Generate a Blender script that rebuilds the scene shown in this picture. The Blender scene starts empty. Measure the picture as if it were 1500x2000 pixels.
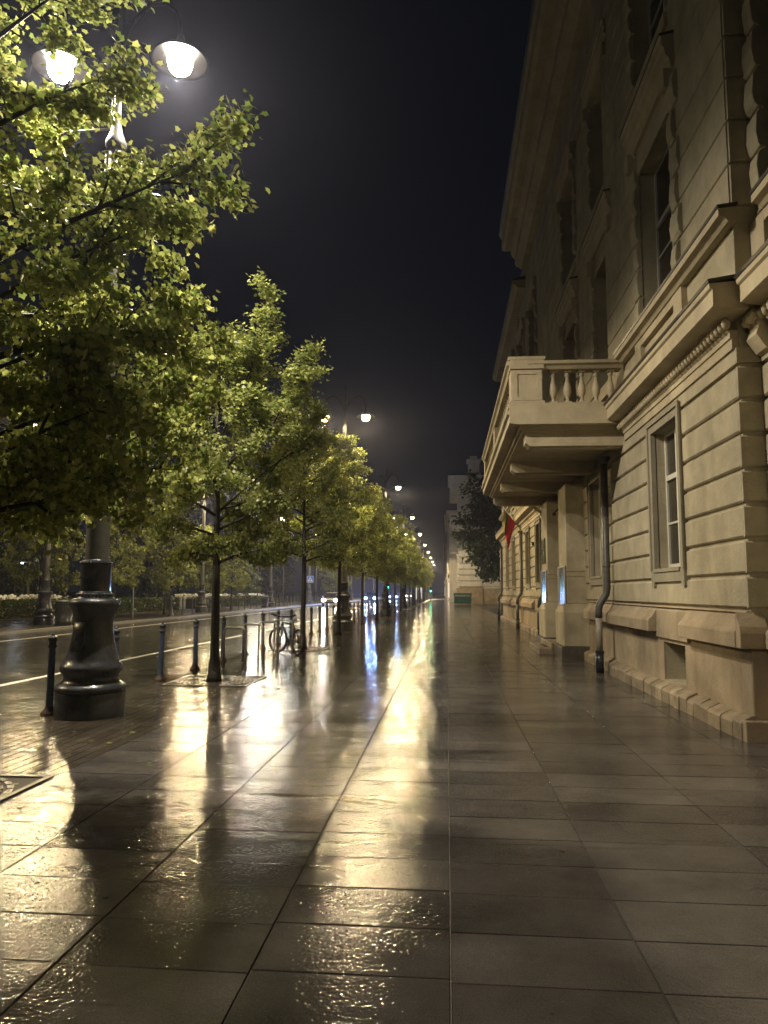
import bpy, bmesh, math, random
import numpy as np
from mathutils import Vector, Matrix, Euler

PI = math.pi
R = math.radians
sc = bpy.context.scene
C = sc.collection

# ------------------------------------------------------------------ camera, world, exposure
cam_d = bpy.data.cameras.new('camera')
cam = bpy.data.objects.new('camera', cam_d)
C.objects.link(cam)
cam_d.sensor_fit = 'VERTICAL'
cam_d.sensor_height = 24.0
cam_d.lens = 24.0 * 1450 / 2000
cam_d.clip_end = 3000
cam.location = (0, 0, 1.6)
YAW, PITCH, ROLL = 4.8487, 6.1577, 0.3
cam.matrix_world = (Matrix.Translation((0, 0, 1.6)) @ Matrix.Rotation(R(YAW), 4, 'Z')
                    @ Matrix.Rotation(R(90 + PITCH), 4, 'X') @ Matrix.Rotation(R(ROLL), 4, 'Z'))
sc.camera = cam

wd = bpy.data.worlds.new('World')
sc.world = wd
wd.use_nodes = True
nt = wd.node_tree
nt.nodes.clear()
wo = nt.nodes.new('ShaderNodeOutputWorld')
bg = nt.nodes.new('ShaderNodeBackground')
tc = nt.nodes.new('ShaderNodeTexCoord')
sp = nt.nodes.new('ShaderNodeSeparateXYZ')
rp = nt.nodes.new('ShaderNodeValToRGB')
rp.color_ramp.elements[0].position = 0.0
rp.color_ramp.elements[0].color = (0.0042, 0.0052, 0.0085, 1)
rp.color_ramp.elements[1].position = 0.55
rp.color_ramp.elements[1].color = (0.0020, 0.0026, 0.0040, 1)
nt.links.new(tc.outputs['Generated'], sp.inputs[0])
nt.links.new(sp.outputs['Z'], rp.inputs[0])
nt.links.new(rp.outputs[0], bg.inputs[0])
bg.inputs[1].default_value = 1.0
nt.links.new(bg.outputs[0], wo.inputs[0])

sc.view_settings.view_transform = 'Standard'
sc.view_settings.look = 'None'
sc.view_settings.exposure = 0.0
sc.view_settings.gamma = 1.0
sc.render.engine = 'CYCLES'
cy = sc.cycles
cy.use_denoising = True
try:
    cy.denoiser = 'OPENIMAGEDENOISE'
except Exception:
    pass
cy.max_bounces = 6
cy.diffuse_bounces = 3
cy.glossy_bounces = 3
cy.transmission_bounces = 5
cy.transparent_max_bounces = 6
cy.volume_bounces = 0
cy.sample_clamp_indirect = 4.0
cy.sample_clamp_direct = 0.0
cy.use_light_tree = True
cy.caustics_reflective = False
cy.caustics_refractive = False

LAMP_W = 2100.0          # watts of each street lamp head
WARM = (1.0, 0.875, 0.68)       # near lamp
GOLD = (1.0, 0.77, 0.42)       # lamps down the street

# ------------------------------------------------------------------ object helpers
def tag(o, label=None, cat=None, group=None, kind=None):
    if label: o['label'] = label
    if cat: o['category'] = cat
    if group: o['group'] = group
    if kind: o['kind'] = kind
    return o

def thing(name, label, cat, loc=(0, 0, 0), rz=0.0, group=None):
    o = bpy.data.objects.new(name, None)
    o.empty_display_size = 0.2
    C.objects.link(o)
    o.location = loc
    o.rotation_euler = (0, 0, rz)
    return tag(o, label, cat, group)

def copy_tree(o, parent=None):
    c = o.copy()
    C.objects.link(c)
    c.parent = parent
    for ch in list(o.children):
        copy_tree(ch, c)
    return c

def dup(o, loc, rz=None, label=None, scale=None):
    c = copy_tree(o)
    c.location = loc
    if rz is not None: c.rotation_euler = (0, 0, rz)
    if label: c['label'] = label
    if scale: c.scale = (scale, scale, scale)
    return c

class MB:
    """collects shapes into one mesh object"""
    def __init__(s):
        s.v = []; s.f = []; s.sm = []
    def add(s, vs, fs, smooth=False):
        n = len(s.v)
        s.v.extend([tuple(map(float, p)) for p in vs])
        s.f.extend([tuple(i + n for i in f) for f in fs])
        s.sm.extend([smooth] * len(fs))
        return s
    def box(s, x0, x1, y0, y1, z0, z1):
        if x1 < x0: x0, x1 = x1, x0
        if y1 < y0: y0, y1 = y1, y0
        if z1 < z0: z0, z1 = z1, z0
        vs = [(x0, y0, z0), (x1, y0, z0), (x1, y1, z0), (x0, y1, z0), (x0, y0, z1), (x1, y0, z1), (x1, y1, z1), (x0, y1, z1)]
        return s.add(vs, [(3, 2, 1, 0), (4, 5, 6, 7), (0, 1, 5, 4), (1, 2, 6, 5), (2, 3, 7, 6), (3, 0, 4, 7)])
    def prof_y(s, pts, y0, y1):
        """polygon in x,z pulled along y"""
        n = len(pts)
        vs = [(x, y0, z) for x, z in pts] + [(x, y1, z) for x, z in pts]
        fs = [tuple(range(n)), tuple(range(2 * n - 1, n - 1, -1))]
        for i in range(n):
            j = (i + 1) % n
            fs.append((i, i + n, j + n, j))
        return s.add(vs, fs)
    def prof_x(s, pts, x0, x1):
        """polygon in y,z pulled along x"""
        n = len(pts)
        vs = [(x0, y, z) for y, z in pts] + [(x1, y, z) for y, z in pts]
        fs = [tuple(range(n)), tuple(range(2 * n - 1, n - 1, -1))]
        for i in range(n):
            j = (i + 1) % n
            fs.append((i, i + n, j + n, j))
        return s.add(vs, fs)
    def lathe(s, prof, seg=20, c=(0, 0, 0), smooth=True, cap=True, axis='z', flute=0):
        n = len(prof); vs = []; fs = []
        for r, z in prof:
            for k in range(seg):
                a = 2 * PI * k / seg
                rr = r * (1 - flute * (k % 2)) if flute else r
                p = (rr * math.cos(a), rr * math.sin(a), z)
                if axis == 'y': p = (p[0], p[2], p[1])
                if axis == 'x': p = (p[2], p[0], p[1])
                vs.append((p[0] + c[0], p[1] + c[1], p[2] + c[2]))
        for i in range(n - 1):
            for k in range(seg):
                k2 = (k + 1) % seg
                fs.append((i * seg + k, i * seg + k2, (i + 1) * seg + k2, (i + 1) * seg + k))
        s.add(vs, fs, smooth)
        if cap:
            s.add(vs[:seg], [tuple(range(seg - 1, -1, -1))])
            s.add(vs[-seg:], [tuple(range(seg))])
        return s
    def tube(s, pts, r, seg=8, smooth=True):
        pts = [Vector(p) for p in pts]
        rs = r if isinstance(r, (list, tuple)) else [r] * len(pts)
        vs = []; fs = []
        prev = None
        for i, p in enumerate(pts):
            if i == 0: d = pts[1] - p
            elif i == len(pts) - 1: d = p - pts[i - 1]
            else: d = (pts[i + 1] - p).normalized() + (p - pts[i - 1]).normalized()
            d = d.normalized()
            if prev is None:
                u = d.orthogonal().normalized()
            else:
                u = (prev - d * prev.dot(d))
                u = u.normalized() if u.length > 1e-6 else d.orthogonal().normalized()
            prev = u
            w = d.cross(u)
            for k in range(seg):
                a = 2 * PI * k / seg
                vs.append(p + (u * math.cos(a) + w * math.sin(a)) * rs[i])
        for i in range(len(pts) - 1):
            for k in range(seg):
                k2 = (k + 1) % seg
                fs.append((i * seg + k, i * seg + k2, (i + 1) * seg + k2, (i + 1) * seg + k))
        fs.append(tuple(range(seg - 1, -1, -1)))
        fs.append(tuple(range((len(pts) - 1) * seg, len(pts) * seg)))
        return s.add(vs, fs, smooth)
    def sphere(s, c, r, seg=12, rings=8, sx=1, sy=1, sz=1):
        vs = []; fs = []
        for i in range(rings + 1):
            t = PI * i / rings
            for k in range(seg):
                a = 2 * PI * k / seg
                vs.append((c[0] + sx * r * math.sin(t) * math.cos(a), c[1] + sy * r * math.sin(t) * math.sin(a), c[2] + sz * r * math.cos(t)))
        for i in range(rings):
            for k in range(seg):
                k2 = (k + 1) % seg
                fs.append((i * seg + k, (i + 1) * seg + k, (i + 1) * seg + k2, i * seg + k2))
        return s.add(vs, fs, True)
    def build(s, name, mat, parent=None, bevel=0.0):
        me = bpy.data.meshes.new(name)
        me.from_pydata(s.v, [], s.f)
        me.polygons.foreach_set('use_smooth', s.sm)
        me.materials.append(mat)
        bm = bmesh.new(); bm.from_mesh(me)
        bmesh.ops.recalc_face_normals(bm, faces=bm.faces)
        bm.to_mesh(me); bm.free()
        o = bpy.data.objects.new(name, me)
        C.objects.link(o)
        if parent is not None: o.parent = parent
        if bevel:
            m = o.modifiers.new('bevel', 'BEVEL'); m.width = bevel; m.segments = 2; m.limit_method = 'ANGLE'
        return o

def struct(name, mb, mat):
    return tag(mb.build(name, mat), kind='structure')

# ------------------------------------------------------------------ materials
def newmat(name):
    m = bpy.data.materials.new(name); m.use_nodes = True
    n = m.node_tree
    b = n.nodes['Principled BSDF']
    return m, n, b

def noise_mat(name, c1, c2, scale=3.0, rough=0.8, bump=0.0, bscale=40.0, detail=6.0, metal=0.0, spec=0.5, stretch=None, island=0.0, rough2=None, coat=0.0, bdist=0.01):
    m, n, b = newmat(name)
    L = n.links
    co = n.nodes.new('ShaderNodeTexCoord')
    src = co.outputs['Object']
    if stretch:
        mp = n.nodes.new('ShaderNodeMapping'); mp.inputs['Scale'].default_value = stretch
        L.new(src, mp.inputs[0]); src2 = mp.outputs[0]
    else: src2 = src
    t = n.nodes.new('ShaderNodeTexNoise'); t.inputs['Scale'].default_value = scale; t.inputs['Detail'].default_value = detail
    t.inputs['Roughness'].default_value = 0.62
    L.new(src2, t.inputs['Vector'])
    cr = n.nodes.new('ShaderNodeValToRGB')
    cr.color_ramp.elements[0].position = 0.32; cr.color_ramp.elements[0].color = (*c1, 1)
    cr.color_ramp.elements[1].position = 0.68; cr.color_ramp.elements[1].color = (*c2, 1)
    L.new(t.outputs['Fac'], cr.inputs[0])
    col = cr.outputs[0]
    if island:
        g = n.nodes.new('ShaderNodeNewGeometry')
        mr = n.nodes.new('ShaderNodeMapRange'); mr.inputs['To Min'].default_value = 1 - island; mr.inputs['To Max'].default_value = 1 + island
        L.new(g.outputs['Random Per Island'], mr.inputs['Value'])
        hs = n.nodes.new('ShaderNodeHueSaturation')
        L.new(mr.outputs[0], hs.inputs['Value']); L.new(col, hs.inputs['Color'])
        col = hs.outputs[0]
    L.new(col, b.inputs['Base Color'])
    b.inputs['Metallic'].default_value = metal
    b.inputs['Specular IOR Level'].default_value = spec
    if rough2 is not None:
        mr2 = n.nodes.new('ShaderNodeMapRange'); mr2.inputs['From Min'].default_value = 0.3; mr2.inputs['From Max'].default_value = 0.7
        mr2.inputs['To Min'].default_value = rough; mr2.inputs['To Max'].default_value = rough2
        t3 = n.nodes.new('ShaderNodeTexNoise'); t3.inputs['Scale'].default_value = scale * 0.7; t3.inputs['Detail'].default_value = 4
        L.new(src, t3.inputs['Vector']); L.new(t3.outputs['Fac'], mr2.inputs['Value']); L.new(mr2.outputs[0], b.inputs['Roughness'])
    else:
        b.inputs['Roughness'].default_value = rough
    if coat: b.inputs['Coat Weight'].default_value = coat; b.inputs['Coat Roughness'].default_value = 0.08
    if bump:
        t2 = n.nodes.new('ShaderNodeTexNoise'); t2.inputs['Scale'].default_value = bscale; t2.inputs['Detail'].default_value = 5
        L.new(src, t2.inputs['Vector'])
        bp = n.nodes.new('ShaderNodeBump'); bp.inputs['Strength'].default_value = bump; bp.inputs['Distance'].default_value = bdist
        L.new(t2.outputs['Fac'], bp.inputs['Height']); L.new(bp.outputs[0], b.inputs['Normal'])
    return m

def emit_mat(name, col, strength, sampling='AUTO'):
    m, n, b = newmat(name)
    b.inputs['Base Color'].default_value = (0.8, 0.8, 0.8, 1)
    b.inputs['Emission Color'].default_value = (*col, 1)
    b.inputs['Emission Strength'].default_value = strength
    m.cycles.emission_sampling = sampling
    return m

def plaster_mat(name, c1, c2, stain):
    """painted render: broad tone patches, vertical rain streaks, fine grain"""
    m, n, b = newmat(name); L = n.links
    co = n.nodes.new('ShaderNodeTexCoord')
    t = n.nodes.new('ShaderNodeTexNoise'); t.inputs['Scale'].default_value = 1.6; t.inputs['Detail'].default_value = 8; t.inputs['Roughness'].default_value = 0.65
    L.new(co.outputs['Object'], t.inputs['Vector'])
    cr = n.nodes.new('ShaderNodeValToRGB')
    cr.color_ramp.elements[0].position = 0.3; cr.color_ramp.elements[0].color = (*c1, 1)
    cr.color_ramp.elements[1].position = 0.7; cr.color_ramp.elements[1].color = (*c2, 1)
    L.new(t.outputs['Fac'], cr.inputs[0])
    mp = n.nodes.new('ShaderNodeMapping'); mp.inputs['Scale'].default_value = (2.6, 2.6, 0.6)
    L.new(co.outputs['Object'], mp.inputs[0])
    s = n.nodes.new('ShaderNodeTexNoise'); s.inputs['Scale'].default_value = 1.0; s.inputs['Detail'].default_value = 5
    L.new(mp.outputs[0], s.inputs['Vector'])
    sr = n.nodes.new('ShaderNodeMapRange'); sr.inputs['From Min'].default_value = 0.5; sr.inputs['From Max'].default_value = 0.75; sr.inputs['To Max'].default_value = 0.45
    L.new(s.outputs['Fac'], sr.inputs['Value'])
    mx = n.nodes.new('ShaderNodeMix'); mx.data_type = 'RGBA'
    L.new(sr.outputs[0], mx.inputs['Factor']); L.new(cr.outputs[0], mx.inputs['A']); mx.inputs['B'].default_value = (*stain, 1)
    dn = n.nodes.new('ShaderNodeTexNoise'); dn.inputs['Scale'].default_value = 0.45; dn.inputs['Detail'].default_value = 10; dn.inputs['Roughness'].default_value = 0.75
    L.new(co.outputs['Object'], dn.inputs['Vector'])
    dr = n.nodes.new('ShaderNodeMapRange'); dr.inputs['From Min'].default_value = 0.38; dr.inputs['From Max'].default_value = 0.62; dr.inputs['To Min'].default_value = 0.78; dr.inputs['To Max'].default_value = 1.08
    L.new(dn.outputs['Fac'], dr.inputs['Value'])
    hv = n.nodes.new('ShaderNodeHueSaturation'); L.new(dr.outputs[0], hv.inputs['Value']); L.new(mx.outputs['Result'], hv.inputs['Color'])
    L.new(hv.outputs[0], b.inputs['Base Color'])
    b.inputs['Roughness'].default_value = 0.8
    t2 = n.nodes.new('ShaderNodeTexNoise'); t2.inputs['Scale'].default_value = 28; t2.inputs['Detail'].default_value = 6
    L.new(co.outputs['Object'], t2.inputs['Vector'])
    bp = n.nodes.new('ShaderNodeBump'); bp.inputs['Strength'].default_value = 0.55; bp.inputs['Distance'].default_value = 0.012
    L.new(t2.outputs['Fac'], bp.inputs['Height']); L.new(bp.outputs[0], b.inputs['Normal'])
    return m

def wet_mat(name, c1, c2, island=0.25, r1=0.16, r2=0.34, grain=220.0, gstr=0.5, gdist=0.004, brick=None, wave=0.0):
    """wet stone: dark base, film of water, grain that breaks the reflections"""
    m, n, b = newmat(name); L = n.links
    co = n.nodes.new('ShaderNodeTexCoord'); V = co.outputs['Object']
    t = n.nodes.new('ShaderNodeTexNoise'); t.inputs['Scale'].default_value = 1.1; t.inputs['Detail'].default_value = 9; t.inputs['Roughness'].default_value = 0.6
    L.new(V, t.inputs['Vector'])
    cr = n.nodes.new('ShaderNodeValToRGB')
    cr.color_ramp.elements[0].position = 0.35; cr.color_ramp.elements[0].color = (*c1, 1)
    cr.color_ramp.elements[1].position = 0.68; cr.color_ramp.elements[1].color = (*c2, 1)
    L.new(t.outputs['Fac'], cr.inputs[0])
    g = n.nodes.new('ShaderNodeNewGeometry')
    mr = n.nodes.new('ShaderNodeMapRange'); mr.inputs['To Min'].default_value = 1 - island; mr.inputs['To Max'].default_value = 1 + island
    L.new(g.outputs['Random Per Island'], mr.inputs['Value'])
    hs = n.nodes.new('ShaderNodeHueSaturation')
    L.new(mr.outputs[0], hs.inputs['Value']); L.new(cr.outputs[0], hs.inputs['Color'])
    # fine speckle of the granite
    sp_ = n.nodes.new('ShaderNodeTexNoise'); sp_.inputs['Scale'].default_value = 160; sp_.inputs['Detail'].default_value = 2
    L.new(V, sp_.inputs['Vector'])
    smr = n.nodes.new('ShaderNodeMapRange'); smr.inputs['From Min'].default_value = 0.3; smr.inputs['From Max'].default_value = 0.7; smr.inputs['To Min'].default_value = 0.7; smr.inputs['To Max'].default_value = 1.3
    L.new(sp_.outputs['Fac'], smr.inputs['Value'])
    mu = n.nodes.new('ShaderNodeMix'); mu.data_type = 'RGBA'; mu.blend_type = 'MULTIPLY'; mu.inputs['Factor'].default_value = 1
    cb = n.nodes.new('ShaderNodeCombineColor')
    for k in range(3): L.new(smr.outputs[0], cb.inputs[k])
    L.new(hs.outputs[0], mu.inputs['A']); L.new(cb.outputs[0], mu.inputs['B'])
    col = mu.outputs['Result']
    vo = n.nodes.new('ShaderNodeTexVoronoi'); vo.inputs['Scale'].default_value = 1.9
    L.new(V, vo.inputs['Vector'])
    vr = n.nodes.new('ShaderNodeMapRange'); vr.inputs['From Min'].default_value = 0.028; vr.inputs['From Max'].default_value = 0.04; vr.inputs['To Min'].default_value = 0.35; vr.inputs['To Max'].default_value = 1.0
    L.new(vo.outputs['Distance'], vr.inputs['Value'])
    ms = n.nodes.new('ShaderNodeMapping'); ms.inputs['Scale'].default_value = (0.7, 3.2, 1); ms.inputs['Rotation'].default_value = (0, 0, 0.35)
    L.new(V, ms.inputs[0])
    sm = n.nodes.new('ShaderNodeTexNoise'); sm.inputs['Scale'].default_value = 1.0; sm.inputs['Detail'].default_value = 6; sm.inputs['Distortion'].default_value = 1.2
    L.new(ms.outputs[0], sm.inputs['Vector'])
    sr_ = n.nodes.new('ShaderNodeMapRange'); sr_.inputs['From Min'].default_value = 0.60; sr_.inputs['From Max'].default_value = 0.70; sr_.inputs['To Min'].default_value = 1.0; sr_.inputs['To Max'].default_value = 0.55
    L.new(sm.outputs['Fac'], sr_.inputs['Value'])
    mm = n.nodes.new('ShaderNodeMath'); mm.operation = 'MULTIPLY'; L.new(vr.outputs[0], mm.inputs[0]); L.new(sr_.outputs[0], mm.inputs[1])
    hg = n.nodes.new('ShaderNodeHueSaturation'); L.new(mm.outputs[0], hg.inputs['Value']); L.new(col, hg.inputs['Color']); col = hg.outputs[0]
    # wetness patches steer the roughness
    w = n.nodes.new('ShaderNodeTexNoise'); w.inputs['Scale'].default_value = 0.8; w.inputs['Detail'].default_value = 3
    L.new(V, w.inputs['Vector'])
    wr = n.nodes.new('ShaderNodeMapRange'); wr.inputs['From Min'].default_value = 0.35; wr.inputs['From Max'].default_value = 0.65
    wr.inputs['To Min'].default_value = r1; wr.inputs['To Max'].default_value = r2
    L.new(w.outputs['Fac'], wr.inputs['Value'])
    L.new(wr.outputs[0], b.inputs['Roughness'])
    b.inputs['IOR'].default_value = 1.33
    b.inputs['Specular IOR Level'].default_value = 0.32
    t2 = n.nodes.new('ShaderNodeTexNoise'); t2.inputs['Scale'].default_value = grain; t2.inputs['Detail'].default_value = 1.5
    L.new(V, t2.inputs['Vector'])
    bp = n.nodes.new('ShaderNodeBump'); bp.inputs['Distance'].default_value = gdist
    L.new(t2.outputs['Fac'], bp.inputs['Height'])
    w2 = n.nodes.new('ShaderNodeTexNoise'); w2.inputs['Scale'].default_value = 1.7; w2.inputs['Detail'].default_value = 3
    L.new(V, w2.inputs['Vector'])
    wr2 = n.nodes.new('ShaderNodeMapRange'); wr2.inputs['From Min'].default_value = 0.36; wr2.inputs['From Max'].default_value = 0.56
    wr2.inputs['To Min'].default_value = gstr * 0.62; wr2.inputs['To Max'].default_value = gstr
    L.new(w2.outputs['Fac'], wr2.inputs['Value']); L.new(wr2.outputs[0], bp.inputs['Strength'])
    t4 = n.nodes.new('ShaderNodeTexNoise'); t4.inputs['Scale'].default_value = 14; t4.inputs['Detail'].default_value = 3
    L.new(V, t4.inputs['Vector'])
    bp2 = n.nodes.new('ShaderNodeBump'); bp2.inputs['Strength'].default_value = 0.3; bp2.inputs['Distance'].default_value = 0.006
    L.new(t4.outputs['Fac'], bp2.inputs['Height']); L.new(bp.outputs[0], bp2.inputs['Normal'])
    nrm = bp2.outputs[0]
    if brick:
        bw, bh, ms = brick
        br = n.nodes.new('ShaderNodeTexBrick'); br.inputs['Scale'].default_value = 1.0
        br.inputs['Brick Width'].default_value = bw; br.inputs['Row Height'].default_value = bh; br.inputs['Mortar Size'].default_value = ms
        br.inputs['Mortar Smooth'].default_value = 0.6; br.inputs['Color1'].default_value = (1, 1, 1, 1); br.inputs['Color2'].default_value = (0.55, 0.55, 0.55, 1); br.inputs['Mortar'].default_value = (0.25, 0.25, 0.25, 1)
        L.new(V, br.inputs['Vector'])
        m2 = n.nodes.new('ShaderNodeMix'); m2.data_type = 'RGBA'; m2.blend_type = 'MULTIPLY'; m2.inputs['Factor'].default_value = 0.8
        L.new(col, m2.inputs['A']); L.new(br.outputs['Color'], m2.inputs['B']); col = m2.outputs['Result']
        inv = n.nodes.new('ShaderNodeMath'); inv.operation = 'SUBTRACT'; inv.inputs[0].default_value = 1.0
        L.new(br.outputs['Fac'], inv.inputs[1])
        bp3 = n.nodes.new('ShaderNodeBump'); bp3.inputs['Strength'].default_value = 0.9; bp3.inputs['Distance'].default_value = 0.012
        L.new(inv.outputs[0], bp3.inputs['Height']); L.new(nrm, bp3.inputs['Normal']); nrm = bp3.outputs[0]
        if wave:
            wv = n.nodes.new('ShaderNodeTexNoise'); wv.inputs['Scale'].default_value = 1.3; wv.inputs['Detail'].default_value = 2
            L.new(V, wv.inputs['Vector'])
            bp5 = n.nodes.new('ShaderNodeBump'); bp5.inputs['Strength'].default_value = 1; bp5.inputs['Distance'].default_value = wave
            L.new(wv.outputs['Fac'], bp5.inputs['Height']); L.new(nrm, bp5.inputs['Normal']); nrm = bp5.outputs[0]
    L.new(col, b.inputs['Base Color'])
    L.new(nrm, b.inputs['Normal'])
    return m

def leaf_mat(name, ca, cb_, trans=0.35):
    m, n, b = newmat(name); L = n.links
    g = n.nodes.new('ShaderNodeNewGeometry')
    cr = n.nodes.new('ShaderNodeValToRGB')
    cr.color_ramp.elements[0].color = (*ca, 1); cr.color_ramp.elements[1].color = (*cb_, 1)
    L.new(g.outputs['Random Per Island'], cr.inputs[0])
    L.new(cr.outputs[0], b.inputs['Base Color'])
    b.inputs['Roughness'].default_value = 0.38
    b.inputs['Specular IOR Level'].default_value = 0.5
    tr = n.nodes.new('ShaderNodeBsdfTranslucent')
    hs = n.nodes.new('ShaderNodeHueSaturation'); hs.inputs['Saturation'].default_value = 1.1; hs.inputs['Value'].default_value = 1.5
    L.new(cr.outputs[0], hs.inputs['Color']); L.new(hs.outputs[0], tr.inputs['Color'])
    mx = n.nodes.new('ShaderNodeMixShader'); mx.inputs[0].default_value = trans
    L.new(b.outputs[0], mx.inputs[1]); L.new(tr.outputs[0], mx.inputs[2])
    L.new(mx.outputs[0], n.nodes['Material Output'].inputs['Surface'])
    return m

M = {}
M['plaster'] = plaster_mat('plaster', (0.35, 0.31, 0.215), (0.54, 0.48, 0.34), (0.25, 0.215, 0.145))
M['plinth'] = plaster_mat('plinth_render', (0.29, 0.23, 0.155), (0.48, 0.39, 0.27), (0.17, 0.125, 0.08))
M['trim'] = plaster_mat('trim_render', (0.42, 0.36, 0.24), (0.54, 0.47, 0.33), (0.33, 0.27, 0.18))
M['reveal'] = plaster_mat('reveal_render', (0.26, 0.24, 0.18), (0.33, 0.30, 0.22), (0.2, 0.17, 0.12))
M['farplaster'] = plaster_mat('pale_render', (0.68, 0.65, 0.60), (0.80, 0.77, 0.72), (0.6, 0.56, 0.5))
M['stonefoot'] = noise_mat('foot_stone', (0.20, 0.16, 0.11), (0.36, 0.29, 0.2), 4, 0.7, 0.8, 18, island=0.2)
M['slate'] = noise_mat('lead_flashing', (0.02, 0.018, 0.016), (0.05, 0.045, 0.04), 8, 0.5)
M['pipe'] = noise_mat('pipe_paint', (0.055, 0.052, 0.05), (0.10, 0.095, 0.09), 12, 0.32, 0.25, 60, rough2=0.5)
M['pipe_grey'] = noise_mat('pipe_lower', (0.22, 0.20, 0.17), (0.33, 0.30, 0.26), 9, 0.5, 0.3, 50)
M['iron'] = noise_mat('iron_paint', (0.035, 0.038, 0.048), (0.075, 0.082, 0.10), 7, 0.22, 0.35, 45, rough2=0.42, coat=0.3)
M['bollard'] = noise_mat('bollard_paint', (0.05, 0.07, 0.13), (0.08, 0.11, 0.20), 12, 0.25, 0.3, 60, rough2=0.4, coat=0.3)
M['polep'] = noise_mat('pole_paint', (0.13, 0.13, 0.13), (0.20, 0.20, 0.19), 9, 0.4, 0.3, 60)
M['armp'] = noise_mat('arm_paint', (0.012, 0.012, 0.013), (0.022, 0.022, 0.024), 9, 0.65, spec=0.25)
M['steel'] = noise_mat('brushed_steel', (0.62, 0.63, 0.65), (0.75, 0.75, 0.77), 14, 0.42, 0.15, 90, metal=1.0)
M['hoop'] = noise_mat('galvanised_hoop', (0.42, 0.43, 0.45), (0.6, 0.61, 0.63), 14, 0.3, 0.15, 90, metal=0.45)
M['rust'] = noise_mat('rusty_iron', (0.03, 0.02, 0.015), (0.07, 0.04, 0.025), 18, 0.6, 0.6, 60)
M['darkblock'] = noise_mat('dark_stone_block', (0.05, 0.045, 0.035), (0.10, 0.09, 0.07), 6, 0.6, 0.5, 20)
M['white'] = noise_mat('white_frame', (0.55, 0.54, 0.48), (0.68, 0.66, 0.58), 6, 0.4, 0.1, 40)
M['greyframe'] = noise_mat('grey_frame', (0.45, 0.45, 0.42), (0.58, 0.57, 0.53), 6, 0.5, 0.1, 40)
M['glass'] = noise_mat('window_glass_with_curtain', (0.005, 0.005, 0.006), (0.045, 0.038, 0.028), 1.0, 0.05, 0.12, 5, stretch=(9, 9, .35), spec=0.6)
m, n, b = newmat('shelter_glass'); b.inputs['Base Color'].default_value = (0.75, 0.9, 0.85, 1); b.inputs['Roughness'].default_value = 0.03; b.inputs['Transmission Weight'].default_value = 1.0; b.inputs['IOR'].default_value = 1.05; M['clear'] = m
M['slab'] = wet_mat('wet_granite_slab', (0.052, 0.048, 0.045), (0.116, 0.107, 0.098), 0.26, 0.055, 0.10, 48, 1.0, 0.0033)
M['sett'] = wet_mat('wet_pavers', (0.045, 0.038, 0.030), (0.085, 0.072, 0.056), 0.30, 0.06, 0.11, 50, 1.0, 0.0028)
M['joint'] = noise_mat('joint_sand', (0.012, 0.010, 0.008), (0.03, 0.025, 0.02), 30, 0.6)
M['road'] = wet_mat('wet_road_setts', (0.030, 0.028, 0.026), (0.065, 0.060, 0.053), 0.0, 0.08, 0.16, 60, 1.0, 0.003, brick=(0.30, 0.17, 0.028), wave=0.035)
M['farpave'] = wet_mat('wet_far_pavement', (0.04, 0.033, 0.028), (0.085, 0.07, 0.06), 0.0, 0.22, 0.4, 120, 0.4, 0.005, brick=(0.6, 0.3, 0.012))
M['soil'] = noise_mat('dark_soil', (0.012, 0.014, 0.008), (0.03, 0.03, 0.018), 2, 0.9, 0.6, 12)
M['kerb'] = noise_mat('granite_kerb', (0.30, 0.30, 0.30), (0.45, 0.44, 0.43), 20, 0.25, 0.3, 80)
M['paint'] = noise_mat('road_paint', (0.55, 0.54, 0.50), (0.78, 0.77, 0.72), 7, 0.35, 0.4, 60)
M['bark'] = noise_mat('wet_bark', (0.010, 0.009, 0.007), (0.028, 0.025, 0.019), 6, 0.5, 0.9, 26, stretch=(3, 3, 0.6), bdist=0.02)
M['leaf'] = leaf_mat('maple_leaf', (0.11, 0.155, 0.045), (0.40, 0.415, 0.16), 0.60)
M['leaf_unlit'] = leaf_mat('unlit_leaf', (0.015, 0.03, 0.008), (0.04, 0.06, 0.018), 0.25)  # lack of light put into the leaf colour, for trees away from lamps
M['leaf_far'] = leaf_mat('pale_leaf', (0.07, 0.10, 0.05), (0.15, 0.18, 0.09), 0.35)
M['hedge'] = leaf_mat('hedge_leaf', (0.03, 0.05, 0.010), (0.08, 0.10, 0.02), 0.25)
M['petal'] = noise_mat('white_petal', (0.65, 0.65, 0.6), (0.85, 0.85, 0.8), 30, 0.6)
M['black'] = noise_mat('black_rubber', (0.008, 0.008, 0.009), (0.02, 0.02, 0.022), 20, 0.4)
M['bikeframe'] = noise_mat('bike_paint', (0.006, 0.006, 0.008), (0.014, 0.014, 0.018), 10, 0.5)
M['mirror'] = noise_mat('polished_plaque', (0.35, 0.36, 0.38), (0.45, 0.46, 0.48), 3, 0.22, 0.1, 30, metal=1.0)
M['grate'] = noise_mat('grate_iron', (0.03, 0.026, 0.022), (0.07, 0.06, 0.045), 14, 0.3, 0.5, 50)
M['carw'] = noise_mat('car_paint_white', (0.5, 0.5, 0.5), (0.6, 0.6, 0.6), 2, 0.2, coat=0.8)
M['card'] = noise_mat('car_paint_dark', (0.02, 0.025, 0.04), (0.03, 0.035, 0.05), 2, 0.2, coat=0.8)
M['bingreen'] = noise_mat('bin_green', (0.01, 0.05, 0.03), (0.02, 0.08, 0.05), 3, 0.4, 0.2, 20)
M['bingrey'] = noise_mat('bin_grey', (0.05, 0.055, 0.065), (0.09, 0.095, 0.11), 6, 0.35, 0.2, 30)
M['blue'] = noise_mat('sign_blue', (0.03, 0.18, 0.85), (0.04, 0.2, 0.95), 3, 0.4)
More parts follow.
